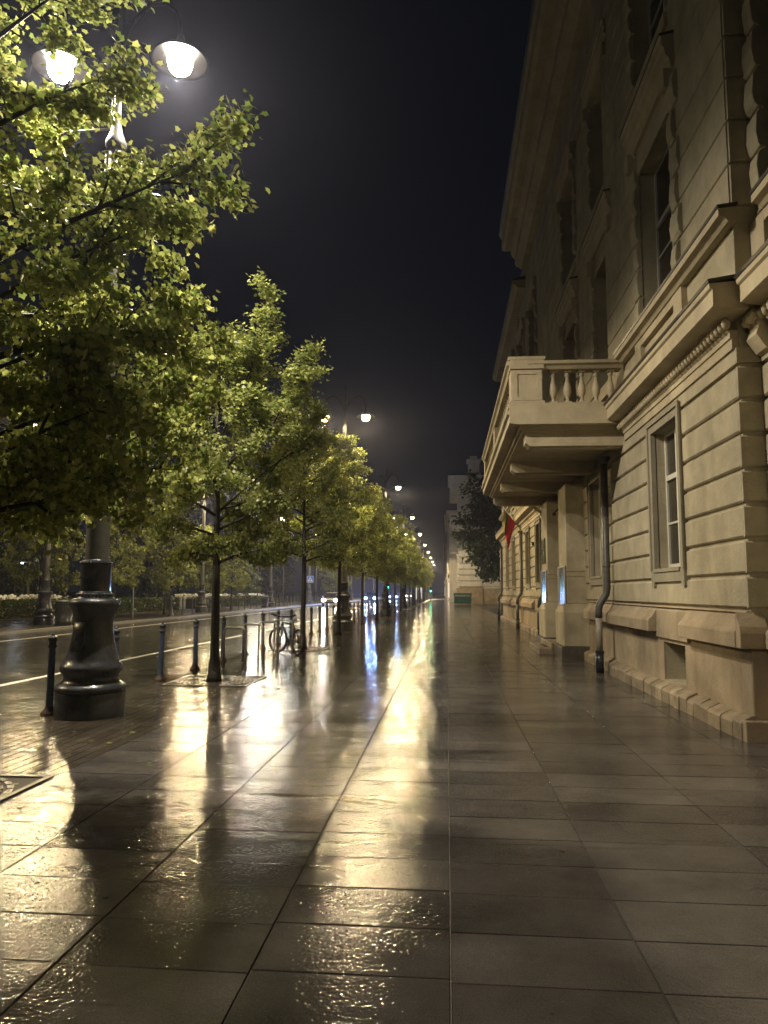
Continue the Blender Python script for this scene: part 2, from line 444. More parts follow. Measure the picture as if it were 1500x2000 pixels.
M['plaque'] = noise_mat('dark_plaque', (0.015, 0.016, 0.02), (0.035, 0.037, 0.045), 5, 0.15)
M['yellow'] = noise_mat('flag_yellow', (0.30, 0.22, 0.02), (0.36, 0.26, 0.03), 4, 0.8)
M['green'] = noise_mat('flag_green', (0.01, 0.08, 0.03), (0.015, 0.11, 0.045), 4, 0.8)
M['red'] = noise_mat('flag_red', (0.42, 0.02, 0.03), (0.52, 0.03, 0.04), 4, 0.8)
M['orangebrick'] = noise_mat('door_wood', (0.03, 0.02, 0.012), (0.06, 0.04, 0.025), 6, 0.5)
M['bulb'] = emit_mat('lamp_bowl_light', (1.0, 0.91, 0.74), 72.0)
M['bulbgold'] = emit_mat('gold_bowl_light', (1.0, 0.76, 0.36), 34.0)
M['coldled'] = emit_mat('cold_led', (0.75, 0.88, 1.0), 30.0, 'NONE')
M['head_w'] = emit_mat('headlight_white', (1.0, 0.93, 0.95), 14.0, 'NONE')
M['head_b'] = emit_mat('headlight_blue', (0.25, 0.45, 1.0), 16.0, 'NONE')
M['go'] = emit_mat('signal_green', (0.05, 1.0, 0.45), 16.0, 'NONE')
M['shoplit'] = emit_mat('shop_window_light', (1.0, 0.85, 0.7), 1.6, 'NONE')
m, n, b = newmat('lamp_dish'); b.inputs['Base Color'].default_value = (0.012, 0.0105, 0.010, 1); b.inputs['Roughness'].default_value = 0.35; M['dish'] = m

# ------------------------------------------------------------------ ground
rnd = random.Random(5)
g = MB(); g.box(-900, 900, -60, 1600, -1.0, -0.14); struct('ground', g, M['soil'])
g = MB(); g.box(-15.95, -5.32, -20, 700, -0.3, -0.012); struct('road', g, M['road'])
# the joint bed under the stones of the near pavement
g = MB(); g.box(-5.32, 3.75, -8, 160, -0.3, -0.012); struct('pavement_bed', g, M['joint'])
g = MB(); g.box(-5.32, 6.9, 160, 700, -0.3, 0.0); struct('pavement_far', g, M['farpave'])
g = MB(); g.box(3.76, 40, 46.4, 160, -0.3, -0.003); struct('side_yard', g, M['farpave'])

def paving(name, xs, y0, y1, L, stagger, mat, tilt=0.0025, gap=0.005, jit=0.0, gy=0.0042):
    v = []; f = []
    r = random.Random(11)
    for ci in range(len(xs) - 1):
        xa, xb = xs[ci] + gap, xs[ci + 1] - gap
        y = y0 - (stagger * L if ci % 2 else 0) - r.random() * jit
        while y < y1:
            l = L * (1 + (r.random() - .5) * 0.0)
            ya, yb = y + gy, y + l - gy
            tx, ty = (r.random() - .5) * 2 * tilt, (r.random() - .5) * 2 * tilt
            h = (r.random() - .5) * 0.0016
            c = 0.002
            n = len(v)
            w2, l2 = (xb - xa) / 2, (yb - ya) / 2
            xm, ym = (xa + xb) / 2, (ya + yb) / 2
            def z(x, yy): return h + (x - xm) * tx + (yy - ym) * ty
            outer = [(xa, ya), (xb, ya), (xb, yb), (xa, yb)]
            inner = [(xa + c, ya + c), (xb - c, ya + c), (xb - c, yb - c), (xa + c, yb - c)]
            for p in outer: v.append((p[0], p[1], -0.03))
            for p in outer: v.append((p[0], p[1], z(*p) - 0.003))
            for p in inner: v.append((p[0], p[1], z(*p)))
            for k in range(4):
                k2 = (k + 1) % 4
                f.append((n + k, n + k2, n + 4 + k2, n + 4 + k))
                f.append((n + 4 + k, n + 4 + k2, n + 8 + k2, n + 8 + k))
            f.append((n + 8, n + 9, n + 10, n + 11))
            y += l
    me = bpy.data.meshes.new(name); me.from_pydata(v, [], f); me.materials.append(mat)
    o = bpy.data.objects.new(name, me); C.objects.link(o)
    return tag(o, kind='structure')

slab_x = [0.01 - 0.85 * k for k in range(4, -1, -1)] + [0.86, 1.88, 2.9, 3.7]
paving('pavement_slabs', slab_x, -2.2, 160, 0.46, 0.0, M['slab'], 0.0030, 0.0045, 0.06)
px_ = [-5.32 + 0.1205 * k for k in range(17)]
px_[-1] = -3.39
paving('pavement_pavers', px_, 1.0, 70, 0.26, 0.5, M['sett'], 0.006, 0.004, 0.1)
g = MB(); g.box(-5.315, -3.395, 70, 160, -0.02, 0.0); struct('pavement_pavers_far', g, M['farpave'])
g = MB(); g.box(0.0075, 0.0125, -2, 110, -0.02, -0.0020); struct('pavement_metal_joint', g, M['pipe'])
# painted lines on the road
for nm, x, w in (('road_line_near', -7.55, 0.13), ('road_line_far', -14.05, 0.13)):
    g = MB(); g.box(x - w / 2, x + w / 2, -15, 94, -0.02, -0.007); struct(nm, g, M['paint'])
g = MB(); g.box(-7.6, -7.47, 112, 400, -0.02, -0.007); struct('road_line_beyond', g, M['paint'])
g = MB()
for k in range(9): g.box(-15.2 + k * 1.05, -14.6 + k * 1.05, 98, 103, -0.02, -0.0065)
struct('crossing_stripes', g, M['paint'])
# far kerb and pavement
g = MB()
y = -20.0
while y < 300:
    g.box(-16.2, -15.95, y + 0.006, y + 0.994, -0.2, 0.085); y += 1.0
struct('far_kerb', g, M['kerb'])
g = MB(); g.box(-22.5, -16.2, -20, 600, -0.2, 0.08); struct('far_pavement', g, M['farpave'])
g = MB(); g.box(-300, -22.5, -20, 600, -0.2, 0.06); struct('park_lawn', g, M['soil'])

# ------------------------------------------------------------------ tree grates
def grate(cx, cy_, label):
    mb = MB()
    def ring(r0, r1, n, dutyl, off):
        for k in range(n):
            a0 = 2 * PI * (k + off) / n; a1 = a0 + 2 * PI / n * dutyl
            pts = []
            for a in (a0, (a0 + a1) / 2, a1): pts.append((r1 * math.cos(a), r1 * math.sin(a)))
            for a in (a1, (a0 + a1) / 2, a0): pts.append((r0 * math.cos(a), r0 * math.sin(a)))
            nn = len(pts)
            vs = [(x, y, 0.0) for x, y in pts] + [(x, y, 0.012) for x, y in pts]
            fs = [tuple(range(nn, 2 * nn))] + [(i, (i + 1) % nn, (i + 1) % nn + nn, i + nn) for i in range(nn)]
            mb.add(vs, fs)
    for i, r in enumerate([0.26, 0.34, 0.42, 0.50, 0.58, 0.66]):
        ring(r, r + 0.05, 10 + 4 * i, 0.78, 0.3 * (i % 2))
    for a in range(8):
        an = a * PI / 4 + 0.2
        x0, y0, x1, y1 = .25 * math.cos(an), .25 * math.sin(an), .62 * math.cos(an), .62 * math.sin(an)
        nx, ny = -math.sin(an) * .018, math.cos(an) * .018
        mb.add([(x0 + nx, y0 + ny, .010), (x0 - nx, y0 - ny, .010), (x1 - nx, y1 - ny, .010), (x1 + nx, y1 + ny, .010)], [(0, 1, 2, 3)])
    s = 0.74
    mb.box(-s, s, -s, -s + .05, 0, .0125); mb.box(-s, s, s - .05, s, 0, .0125)
    mb.box(-s, -s + .05, -s + .05, s - .05, 0, .0125); mb.box(s - .05, s, -s + .05, s - .05, 0, .0125)
    for sx in ():
        for sy in (-1, 1):
            mb.add([(sx * s * .96, sy * s * .96, .009), (sx * .62 * .99, sy * .2, .009), (sx * .45, sy * .45, .009), (sx * .2, sy * .62 * .99, .009)], [(0, 1, 2, 3)])
    o = mb.build('tree_grate', M['grate'])
    bed = MB(); bed.box(-s, s, -s, s, -0.01, 0.0015); bed.build('grate_bed', M['joint'], o)
    o.location = (cx, cy_, 0.002)
    tag(o, label, 'tree grate', 'square iron tree grates in the pavement')
TREE_Y = [5.6 + 7.65 * k for k in range(20)]
TX = -4.12
for k, nm in enumerate(['square iron tree grate with concentric slots, cut by the left edge of the photo',
                        'square iron tree grate round the first dark trunk beside the bike racks',
                        'square iron tree grate at the trunk just beyond the parked bicycle']):
    grate(TX, TREE_Y[k], nm)

# ------------------------------------------------------------------ street lamps
def make_lamp(name, label, group, fluted=True, seg=32, detail=True):
    t = thing(name, label, 'street lamp', group=group)
    b = MB()
    b.lathe([(.43, 0), (.43, .30), (.425, .31)], 40)
    b.build('plinth', M['iron'], t)
    b = MB()
    prof = [(.40, .30), (.435, .33), (.44, .37), (.42, .40), (.37, .43), (.335, .47), (.34, .52), (.375, .56), (.39, .60), (.38, .65), (.345, .68),
            (.325, .74), (.295, .84), (.268, .95), (.250, 1.08), (.245, 1.2), (.255, 1.29), (.285, 1.36), (.315, 1.41), (.32, 1.45), (.30, 1.48), (.25, 1.50)]
    b.lathe(prof, 40)
    b.build('bell_base', M['iron'], t)
    hb = MB(); vs = []; fs = []; hp_ = [(.295, .84), (.268, .95), (.250, 1.08), (.245, 1.2)]
    for (r_, z_) in hp_:
        for q in range(9):
            a_ = -1.95 + (q - 4) * .12 * (1.0 if z_ > .9 else .6); vs.append(((r_ + .009) * math.cos(a_), (r_ + .009) * math.sin(a_), z_))
    for i in range(3):
        for q in range(8): fs.append((i * 9 + q, i * 9 + q + 1, i * 9 + q + 10, i * 9 + q + 9))
    hb.add(vs, fs, True); ho = hb.build('hatch', M['iron'], t); so_ = ho.modifiers.new('s', 'SOLIDIFY'); so_.thickness = .008
    b = MB()
    b.lathe([(.235, 1.50), (.215, 1.53), (.215, 1.57), (.20, 1.59)], 32)
    for k in range(30):
        a = 2 * PI * k / 30
        b.sphere((.222 * math.cos(a), .222 * math.sin(a), 1.55), .018, 6, 4)
    b.lathe([(.19, 1.59), (.19, 1.93), (.195, 1.935), (.195, 1.985), (.18, 2.0)], 32, flute=.04)
    for k in range(30):
        a = 2 * PI * k / 30
        b.sphere((.198 * math.cos(a), .198 * math.sin(a), 1.96), .014, 6, 4)
    b.build('bead_collar', M['iron'], t)
    p = MB()
    p.lathe([(.15, 2.0), (.142, 3.0), (.128, 4.2), (.112, 5.6), (.098, 6.9), (.09, 7.75)], seg, flute=.055 if fluted else 0)
    p.build('pole', M['polep'], t)
    p = MB()
    p.lathe([(.115, 7.75), (.14, 7.78), (.145, 7.84), (.12, 7.90), (.085, 8.0), (.07, 8.08), (.06, 8.12)], 20)
    p.lathe([(.055, 8.12), (.045, 9.9), (.03, 10.2), (.05, 10.25), (.045, 10.32), (.005, 10.45)], 14)
    p.build('upper_pole', M['armp'], t)
    p = MB(); p.tube([(-.06, 0, 8.06), (-.8, 0, 8.04), (-1.55, 0, 8.0)], .017, 6); p.build('banner_arm', M['polep'], t)
    p = MB(); p.tube([(-.185, .05, 5.4), (-.165, .05, 6.8), (-.15, .04, 7.7)], .022, 6); p.tube([(-.09, .03, 8.1), (-.075, .02, 8.9)], .018, 6); p.build('cable_conduit', M['armp'], t)
    for s in (-1, 1):
        a = MB()
        pts = [(s * .04, 0, 9.35), (s * .2, 0, 9.72), (s * .42, 0, 9.93), (s * .66, 0, 9.93), (s * .82, 0, 9.78), (s * .88, 0, 9.5), (s * .88, 0, 9.36)]
        a.tube(pts, .028, 8)
        a.tube([(s * .05, 0, 9.75), (s * .22, 0, 9.62), (s * .34, 0, 9.78), (s * .3, 0, 9.9)], .014, 6)
        a.build('arm', M['armp'], t)
        d = MB()
        x = s * .88
        d.lathe([(.045, 9.42), (.06, 9.34), (.11, 9.24), (.18, 9.17), (.27, 9.12), (.36, 9.07), (.40, 9.03), (.40, 9.015), (.36, 9.035), (.27, 9.07), (.19, 9.09)], 32, (x, 0, 0), cap=False)
        dd = d.build('lamp_shade', M['dish'], t)
        bw = MB()
        bw.lathe([(.165, 9.09), (.175, 9.04), (.172, 8.98), (.15, 8.91), (.11, 8.865), (.06, 8.845), (.001, 8.84)], 24, (x, 0, 0), cap=False)
        bw.build('glass_bowl', M['bulb'], dd)
    return t

def spot(name, parent, loc, rot, W, col, size, blend, radius):
    l = bpy.data.lights.new(name, 'SPOT')
    l.energy = W; l.color = col; l.spot_size = R(size); l.spot_blend = blend; l.shadow_soft_size = radius
    o = bpy.data.objects.new(name, l); C.objects.link(o)
    o.parent = parent; o.location = loc; o.rotation_euler = rot
    return o
def lamp_lights(t, W, col, size=169, blend=.55):
    for s in (-1, 1):
        spot('lamp_light', t, (s * .88, 0, 8.80), (0, 0, 0), W, col, size, blend, 0.10)

lamp0 = make_lamp('street_lamp', 'big nearest cast iron lamp with bell shaped base beside the first bollard', 'double headed lamps along the near pavement')
lamp0.location = (-4.60, 9.45, 0)
lamp1 = copy_tree(lamp0)
for sh_ in lamp1.children:
    for bo_ in sh_.children:
        bo_.data = bo_.data.copy(); bo_.data.materials[0] = M['bulbgold']
lamp_lights(lamp0, LAMP_W, WARM)
lamp_lights(lamp1, LAMP_W * 0.95, GOLD, 172, .10)
ords = ['second', 'third', 'fourth', 'fifth', 'sixth', 'seventh', 'eighth', 'ninth', 'tenth', 'eleventh', 'twelfth', 'thirteenth', 'fourteenth']
LAMP_STEP = 21.4
for k in range(1, 10):
    y = 9.45 + LAMP_STEP * k
    nm = ('second cast iron lamp, glowing yellow, its base beside the trunk beyond the bicycle' if k == 1 else
          ords[k - 1] + ' double headed lamp along the near pavement, counted from the camera')
    if k == 1: lamp1.location = (-4.3, y, 0); lamp1['label'] = nm
    else: c = dup(lamp1, (-4.3, y, 0), 0, nm)
lampb = dup(lamp0, (-4.47, 9.45 - LAMP_STEP, 0), 0, 'double headed lamp standing behind the camera on the near pavement')
# opposite side
for k in range(0, 9):
    y = 32 + LAMP_STEP * (k - 1)
    if k == 0: y = 10.6
    nm = ['lamp across the road left of the frame, unseen among leaves', 'grey lamp base across the road between the hedge and the litter bin',
          'lamp across the road seen behind the first dark trunk', 'lamp across the road beside the three small pale trees',
          'pale lamp post carrying the blue pedestrian crossing sign'][k] if k < 5 else ords[k - 2] + ' lamp along the far pavement, counted from the litter bin'
    c = dup(lamp1, (-17.9, y, 0.08), 0, nm)
    c['group'] = 'double headed lamps along the far pavement'

# ------------------------------------------------------------------ bollards
def make_bollard(simple=False):
    t = thing('bollard', 'b', 'bollard', group='blue grey bollards along the road edge')
    b = MB(); b.lathe([(.047, .10), (.043, .86)], 14); b.build('shaft', M['bollard'], t)
    b = MB(); b.lathe([(.105, 0), (.105, .02), (.085, .05), (.06, .08), (.052, .11)], 16)
    for k in range(5):
        a = 2 * PI * k / 5 + .3; b.sphere((.092 * math.cos(a), .092 * math.sin(a), .03), .016, 6, 4)
    b.build('base_flare', M['rust'], t)
    b = MB(); b.lathe([(.05, .855), (.060, .87), (.060, .885), (.048, .90), (.052, .95), (.062, .965), (.064, .985), (.05, 1.0), (.03, 1.012)], 16); b.sphere((0, 0, 1.022), .024, 10, 6)
    b.build('cap', M['iron'], t)
    return t
bol = make_bollard()
spots = ['nearest bollard, standing just left of the big lamp base', 'bollard half hidden behind the big lamp base', 'first bollard right of the big lamp base',
         'bollard just left of the first dark tree trunk', 'bollard just right of the first dark tree trunk', 'bollard behind the nearest bike rack',
         'bollard behind the second bike rack', 'bollard hidden behind the bicycle handlebar', 'bollard behind the bicycle saddle, left of the trunk', 'bollard touching the right edge of the second trunk',
         'first bollard free of the trunk beyond the bicycle', 'second bollard free of the trunk beyond the bicycle', 'third bollard free of the trunk beyond the bicycle', 'bollard just left of the third trunk']
for k in range(44):
    y = 9.42 + 1.872 * k
    lab = spots[k] if k < len(spots) else 'small dark bollard in the dense row beyond the second street lamp'
    r_ = random.Random(k)
    if k == 0:
        bol['label'] = lab; bol.location = (-5.13, y, 0); o = bol
    else: o = dup(bol, (-5.13, y, 0), k * .7, lab)
    o.rotation_euler = ((r_.random() - .5) * .02, (r_.random() - .5) * .02, k * .7)
# opposite bollards
fb = MB(); fb.lathe([(.10, 0), (.06, .06), (.047, .1), (.045, .88), (.06, .9), (.06, .98), (.02, 1.04)], 10)
fbo = fb.build('bollard', M['bollard'])
for k in range(30):
    y = 47.0 + 1.872 * k
    o = fbo if k == 0 else fbo.copy()
    if k: C.objects.link(o)
    o.location = (-17.0, y, .08)
    tag(o, 'thin pale bollard in the row on the far pavement before the white flowers', 'bollard', 'bollards along the far pavement')

# ------------------------------------------------------------------ bike racks
def hoop():
    mb = MB(); w, h, r = .32, .86, .11
    pts = [(-w, 0, 0), (-w, 0, h - r)]
    for k in range(1, 6):
        a = PI - k * PI / 12 * 1.0
        a = PI - k * (PI / 2) / 5
        pts.append((-w + r + r * math.cos(a), 0, h - r + r * math.sin(a)))
    for k in range(0, 6):
        a = PI / 2 - k * (PI / 2) / 5
        pts.append((w - r + r * math.cos(a), 0, h - r + r * math.sin(a)))
    pts.append((w, 0, 0))
    mb.tube(pts, .023, 10)
    for s in (-1, 1): mb.lathe([(.05, 0), (.05, .006), (.03, .012)], 12, (s * w, 0, 0))
    return mb
rk = hoop().build('bike_rack', M['hoop'])
racks = [(-4.32, 15.05, 'nearest steel hoop bike rack, closest to the first trunk'), (-4.32, 16.5, 'second steel hoop bike rack from the first trunk'),
         (-4.28, 17.75, 'third steel hoop bike rack, just before the bicycle'), (-4.2, 19.05, 'steel hoop bike rack the bicycle leans against'),
         (-4.2, 33.9, 'far steel hoop bike rack beyond the second street lamp')]
for k, (x, y, lb) in enumerate(racks):
    o = rk if k == 0 else rk.copy()
    if k: C.objects.link(o)
    o.location = (x, y, .002); o.rotation_euler = (0, 0, -.55)
    tag(o, lb, 'bike rack', 'steel hoop bike racks')

# ------------------------------------------------------------------ bicycle
def make_bike():
    t = thing('bicycle', 'dark mountain bicycle locked to the farthest hoop rack by the trunk', 'bicycle')
    def wheel(x, rz=0):
        mb = MB(); n = 36; rr, tr = .338, .033
        vs = []; fs = []
        for i in range(n):
            a = 2 * PI * i / n
            for j in range(8):
                b_ = 2 * PI * j / 8
                r = rr - tr + tr * math.cos(b_)
                vs.append((r * math.cos(a), tr * math.sin(b_), r * math.sin(a)))
        for i in range(n):
            for j in range(8):
                fs.append((i * 8 + j, ((i + 1) % n) * 8 + j, ((i + 1) % n) * 8 + (j + 1) % 8, i * 8 + (j + 1) % 8))
        mb.add(vs, fs, True)
        w = mb.build('wheel', M['black'], t)
        w.location = (x, 0, .335); w.rotation_euler = (0, 0, rz)
        sp2 = MB()
        for k in range(20):
            a = 2 * PI * k / 20
            sp2.tube([(0.02 * math.cos(a + .8), .02 * (-1) ** k, .02 * math.sin(a + .8)), (.285 * math.cos(a), 0, .285 * math.sin(a))], .0022, 4)
        sp2.lathe([(.02, -.04), (.02, .04)], 10, axis='y')
        ring = []
        for i in range(37): a = 2 * PI * i / 36; ring.append((.285 * math.cos(a), 0, .285 * math.sin(a)))
        sp2.tube(ring, .009, 6)
        sp2.build('spokes', M['steel'], w)
        dsc = MB(); dsc.lathe([(.08, .03), (.08, .034)], 20, axis='y'); dsc.build('brake_disc', M['steel'], w)
    wheel(-.54, .35); wheel(.54)
    f = MB()
    bb = (.1, 0, .30); st = (.22, 0, .76); ht = (-.36, 0, .80); hb = (-.385, 0, .70); ra = (.54, 0, .335)
    f.tube([bb, st], .024); f.tube([st, ht], .026); f.tube([bb, hb], .032); f.tube([ht, hb], .030)
    for s in (-1, 1):
        f.tube([bb, (ra[0], s * .06, ra[2])], .014); f.tube([st, (ra[0], s * .06, ra[2])], .012)
    f.build('frame', M['bikeframe'], t)
    f = MB()
    for s in (-1, 1): f.tube([(-.40, s * .05, .66), (-.54, s * .055, .335)], .021)
    f.tube([(-.40, -.055, .66), (-.40, .055, .66)], .018); f.tube([(-.34, 0, .88), (-.40, 0, .66)], .016)
    f.build('fork', M['bikeframe'], t)
    f = MB(); f.tube([(-.34, 0, .88), (-.40, 0, .93)], .017)
    f.tube([(-.36, -.33, .99), (-.40, -.1, .95), (-.40, .1, .95), (-.36, .33, .99)], .018)
    for s in (-1, 1):
        f.tube([(-.37, s * .22, .97), (-.35, s * .36, 1.0)], .025)
        f.tube([(-.40, s * .18, .94), (-.45, s * .28, .92)], .007)
        f.tube([(-.40, s * .14, .94), (-.48, s * .1, .86), (-.42, 0.02 * s, .7)], .004, 5)
    f.build('handlebar', M['black'], t)
    f = MB(); f.tube([st, (.245, 0, .86)], .014)
    f.add([(.10, -.02, .885), (.10, .02, .885), (.22, .04, .89), (.34, .075, .895), (.38, 0, .9), (.34, -.075, .895), (.22, -.04, .89)] +
          [(.10, -.02, .86), (.10, .02, .86), (.22, .04, .865), (.34, .07, .86), (.38, 0, .865), (.34, -.07, .86), (.22, -.04, .865)],
          [(0, 1, 2, 3, 4, 5, 6), (13, 12, 11, 10, 9, 8, 7)] + [(i, (i + 1) % 7, (i + 1) % 7 + 7, i + 7) for i in range(7)])
    f.build('saddle', M['black'], t)
    f = MB(); f.lathe([(.095, -.055), (.095, -.05)], 22, (bb[0], 0, bb[2]), axis='y'); f.lathe([(.045, -.05), (.045, .05)], 14, (.54, 0, .335), axis='y')
    f.tube([(bb[0], -.07, bb[2]), (bb[0] + .05, -.08, bb[2] - .16)], .01); f.tube([(bb[0], .07, bb[2]), (bb[0] - .05, .08, bb[2] + .16)], .01)
    f.tube([(bb[0], -.055, bb[2] + .09), (.54, -.055, .38)], .005, 5); f.tube([(bb[0], -.055, bb[2] - .09), (.54, -.055, .29)], .005, 5)
    f.box(.10, .20, -.13, -.07, .125, .145); f.box(0, .10, .07, .13, .455, .475)
    f.build('drivetrain', M['black'], t)
    f = MB(); f.tube([(.22, 0, .70), (.12, .2, .6), (-.02, .2, .62), (-.06, .02, .74)], .008, 6); f.build('cable_lock', M['rust'], t)
    return t
bk = make_bike()
bk.location = (-4.12, 19.15, 0); bk.rotation_euler = (R(-4), R(0), math.atan2(-.85, .72))

# ------------------------------------------------------------------ the long corner building on the right
# wall planes: projecting bays at x = XP, the rest at x = XW
XP, XW, XM = 3.35, 3.62, 3.43
XB = 9.0
bld = thing('corner_building', 'long beige classical office building filling the right side, ribbed ground floor and balcony', 'building', (3.35, 8.7, 0))
BI = Matrix.Translation(Vector((-3.35, -8.7, 0)))
def part(mb, name, mat, parent=None, bevel=0.0):
    mb.v = [(x - 3.35, y - 8.7, z) for x, y, z in mb.v]
    return mb.build(name, M[mat], parent or bld, bevel)

def grid_wall(mb, X, y0, y1, z0, z1, holes, th=.42):
    ys = sorted({y0, y1} | {min(max(v, y0), y1) for h in holes for v in (h[0], h[1])})
    zs = sorted({z0, z1} | {min(max(v, z0), z1) for h in holes for v in (h[2], h[3])})
    for i in range(len(ys) - 1):
        # merge vertical runs
        run = None
        for j in range(len(zs) - 1):
            ym, zm = (ys[i] + ys[i + 1]) / 2, (zs[j] + zs[j + 1]) / 2
            hole = any(h[0] < ym < h[1] and h[2] < zm < h[3] for h in holes)
            if not hole:
                run = [zs[j], zs[j + 1]] if run is None else [run[0], zs[j + 1]]
            if (hole or j == len(zs) - 2) and run is not None:
                mb.box(X, X + th, ys[i], ys[i + 1], run[0], run[1]); run = None

def courses(mb, X, y0, y1, zs, holes, depth=.045, gr=.022, extra=0.0, ends=(0.0, 0.0), ch=.02):
    """rusticated courses: chamfered bars proud of the wall, cut round openings"""
    for j in range(len(zs) - 1):
        za, zb = zs[j] + gr, zs[j + 1] - gr
        cuts = sorted([(h[0] - extra, h[1] + extra) for h in holes if h[2] - extra < (za + zb) / 2 < h[3] + extra])
        a = y0; segs = []
        for c0, c1 in cuts:
            if c0 > a: segs.append((a, c0))
            a = max(a, c1)
        if a < y1: segs.append((a, y1))
        for s0, s1 in segs:
            if s1 - s0 < .04: continue
            xi = X + depth
            mb.prof_y([(xi, za), (X + ch, za), (X, za + ch), (X, zb - ch), (X + ch, zb), (xi, zb)], s0, s1)

def window(y0, y1, z0, z1, X, rev=.32, col='white', mull=1, trans=(.68,), name='window', panes=True, sub=2):
    fr = MB(); w = .055; Xf = X + rev
    fr.box(Xf, Xf + .06, y0, y0 + w, z0, z1); fr.box(Xf, Xf + .06, y1 - w, y1, z0, z1)
    fr.box(Xf, Xf + .06, y0 + w, y1 - w, z0, z0 + w * 1.5); fr.box(Xf, Xf + .06, y0 + w, y1 - w, z1 - w, z1)
    H = z1 - z0; W_ = y1 - y0
    for t in trans: fr.box(Xf - .012, Xf + .05, y0 + w + .001, y1 - w - .001, z0 + H * t - .04, z0 + H * t + .04)
    for k in range(mull):
        yc = y0 + W_ * (k + 1) / (mull + 1)
        fr.box(Xf - .02, Xf + .052, yc - .045, yc + .045, z0 + w * 1.5, z1 - w)
        # casement stiles
    lv = [z0] + [z0 + H * t for t in trans] + [z1]
    for k in range(len(lv) - 1):
        n = sub if k == 0 else 1
        for q in range(1, n):
            zz = lv[k] + (lv[k + 1] - lv[k]) * q / n
            fr.box(Xf + .004, Xf + .046, y0 + w, y1 - w, zz - .016, zz + .016)
    o = part(fr, name, col)
    p = MB(); p.box(Xf + .03, Xf + .035, y0 + .02, y1 - .02, z0 + .02, z1 - .02)
    part(p, 'pane', 'glass', o)
    return o

def surround(mb, y0, y1, z0, z1, X, w=.17, pr=.03, ears=True):
    a = X - pr; b_ = X + .06
    def bar(pts, ya, yb): mb.prof_y(pts, ya, yb)
    # stepped architrave: outer fillet + inner face
    mb.box(a, b_, y0 - w, y0, z0 - .02, z1 + w); mb.box(a, b_, y1, y1 + w, z0 - .02, z1 + w)
    mb.box(a, b_, y0, y1, z1, z1 + w)
    mb.box(a - .025, a + .001, y0 - w - .02, y0 - w + .05, z0 - .02, z1 + w + .02); mb.box(a - .025, a + .001, y1 + w - .05, y1 + w + .02, z0 - .02, z1 + w + .02)
    mb.box(a - .027, a + .001, y0 - w + .05, y1 + w - .05, z1 + w - .05, z1 + w + .022)
    # sill apron with ears
    mb.box(a - .01, b_, y0 - w, y1 + w, z0 - .20, z0 - .021)
    if ears:
        mb.box(a - .008, b_, y0 - w, y0 - w + .14, z0 - .27, z0 - .2005); mb.box(a - .008, b_, y1 + w - .14, y1 + w, z0 - .27, z0 - .2005)
    mb.box(a - .03, X + .3, y0 + .001, y1 - .001, z0 - .05, z0 + .004)

GZ = [1.42, 1.815, 2.22, 2.62, 3.02, 3.43, 3.83, 4.24]     # ground floor courses
GW = [(10.92, 12.25, 1.98, 4.18)]
# openings per section (y0,y1,z0,z1) ground floor
sect = [
    # name, X, y0, y1, ground openings, basement openings
    ('south', XW, -6.0, 8.7, [(5.1, 6.3, 1.98, 4.18), (.7, 1.9, 1.98, 4.18)], []),
    ('bay', XP, 8.7, 15.35, GW, [(11.0, 12.05, .28, .86)]),
    ('mid', XM, 15.35, 24.9, [(16.75, 17.95, 1.98, 4.18), (20.35, 22.05, .3, 3.6)], []),
    ('mid2', XM, 24.9, 34.5, [(27.6, 28.8, 1.98, 4.18), (31.2, 32.4, 1.98, 4.18)], [(28.6, 29.2, .25, .85)]),
    ('bay2', XP, 34.5, 45.6, [(37.0, 38.1, 1.98, 4.18), (41.0, 42.1, 1.98, 4.18)], [(38.3, 38.9, .25, .85)]),
]
UZ1 = (6.18, 8.95); UZ2 = (10.55, 13.1); UZ3 = (13.9, 15.3)
bays = [11.7 + 4.3 * k for k in range(-4, 8)]
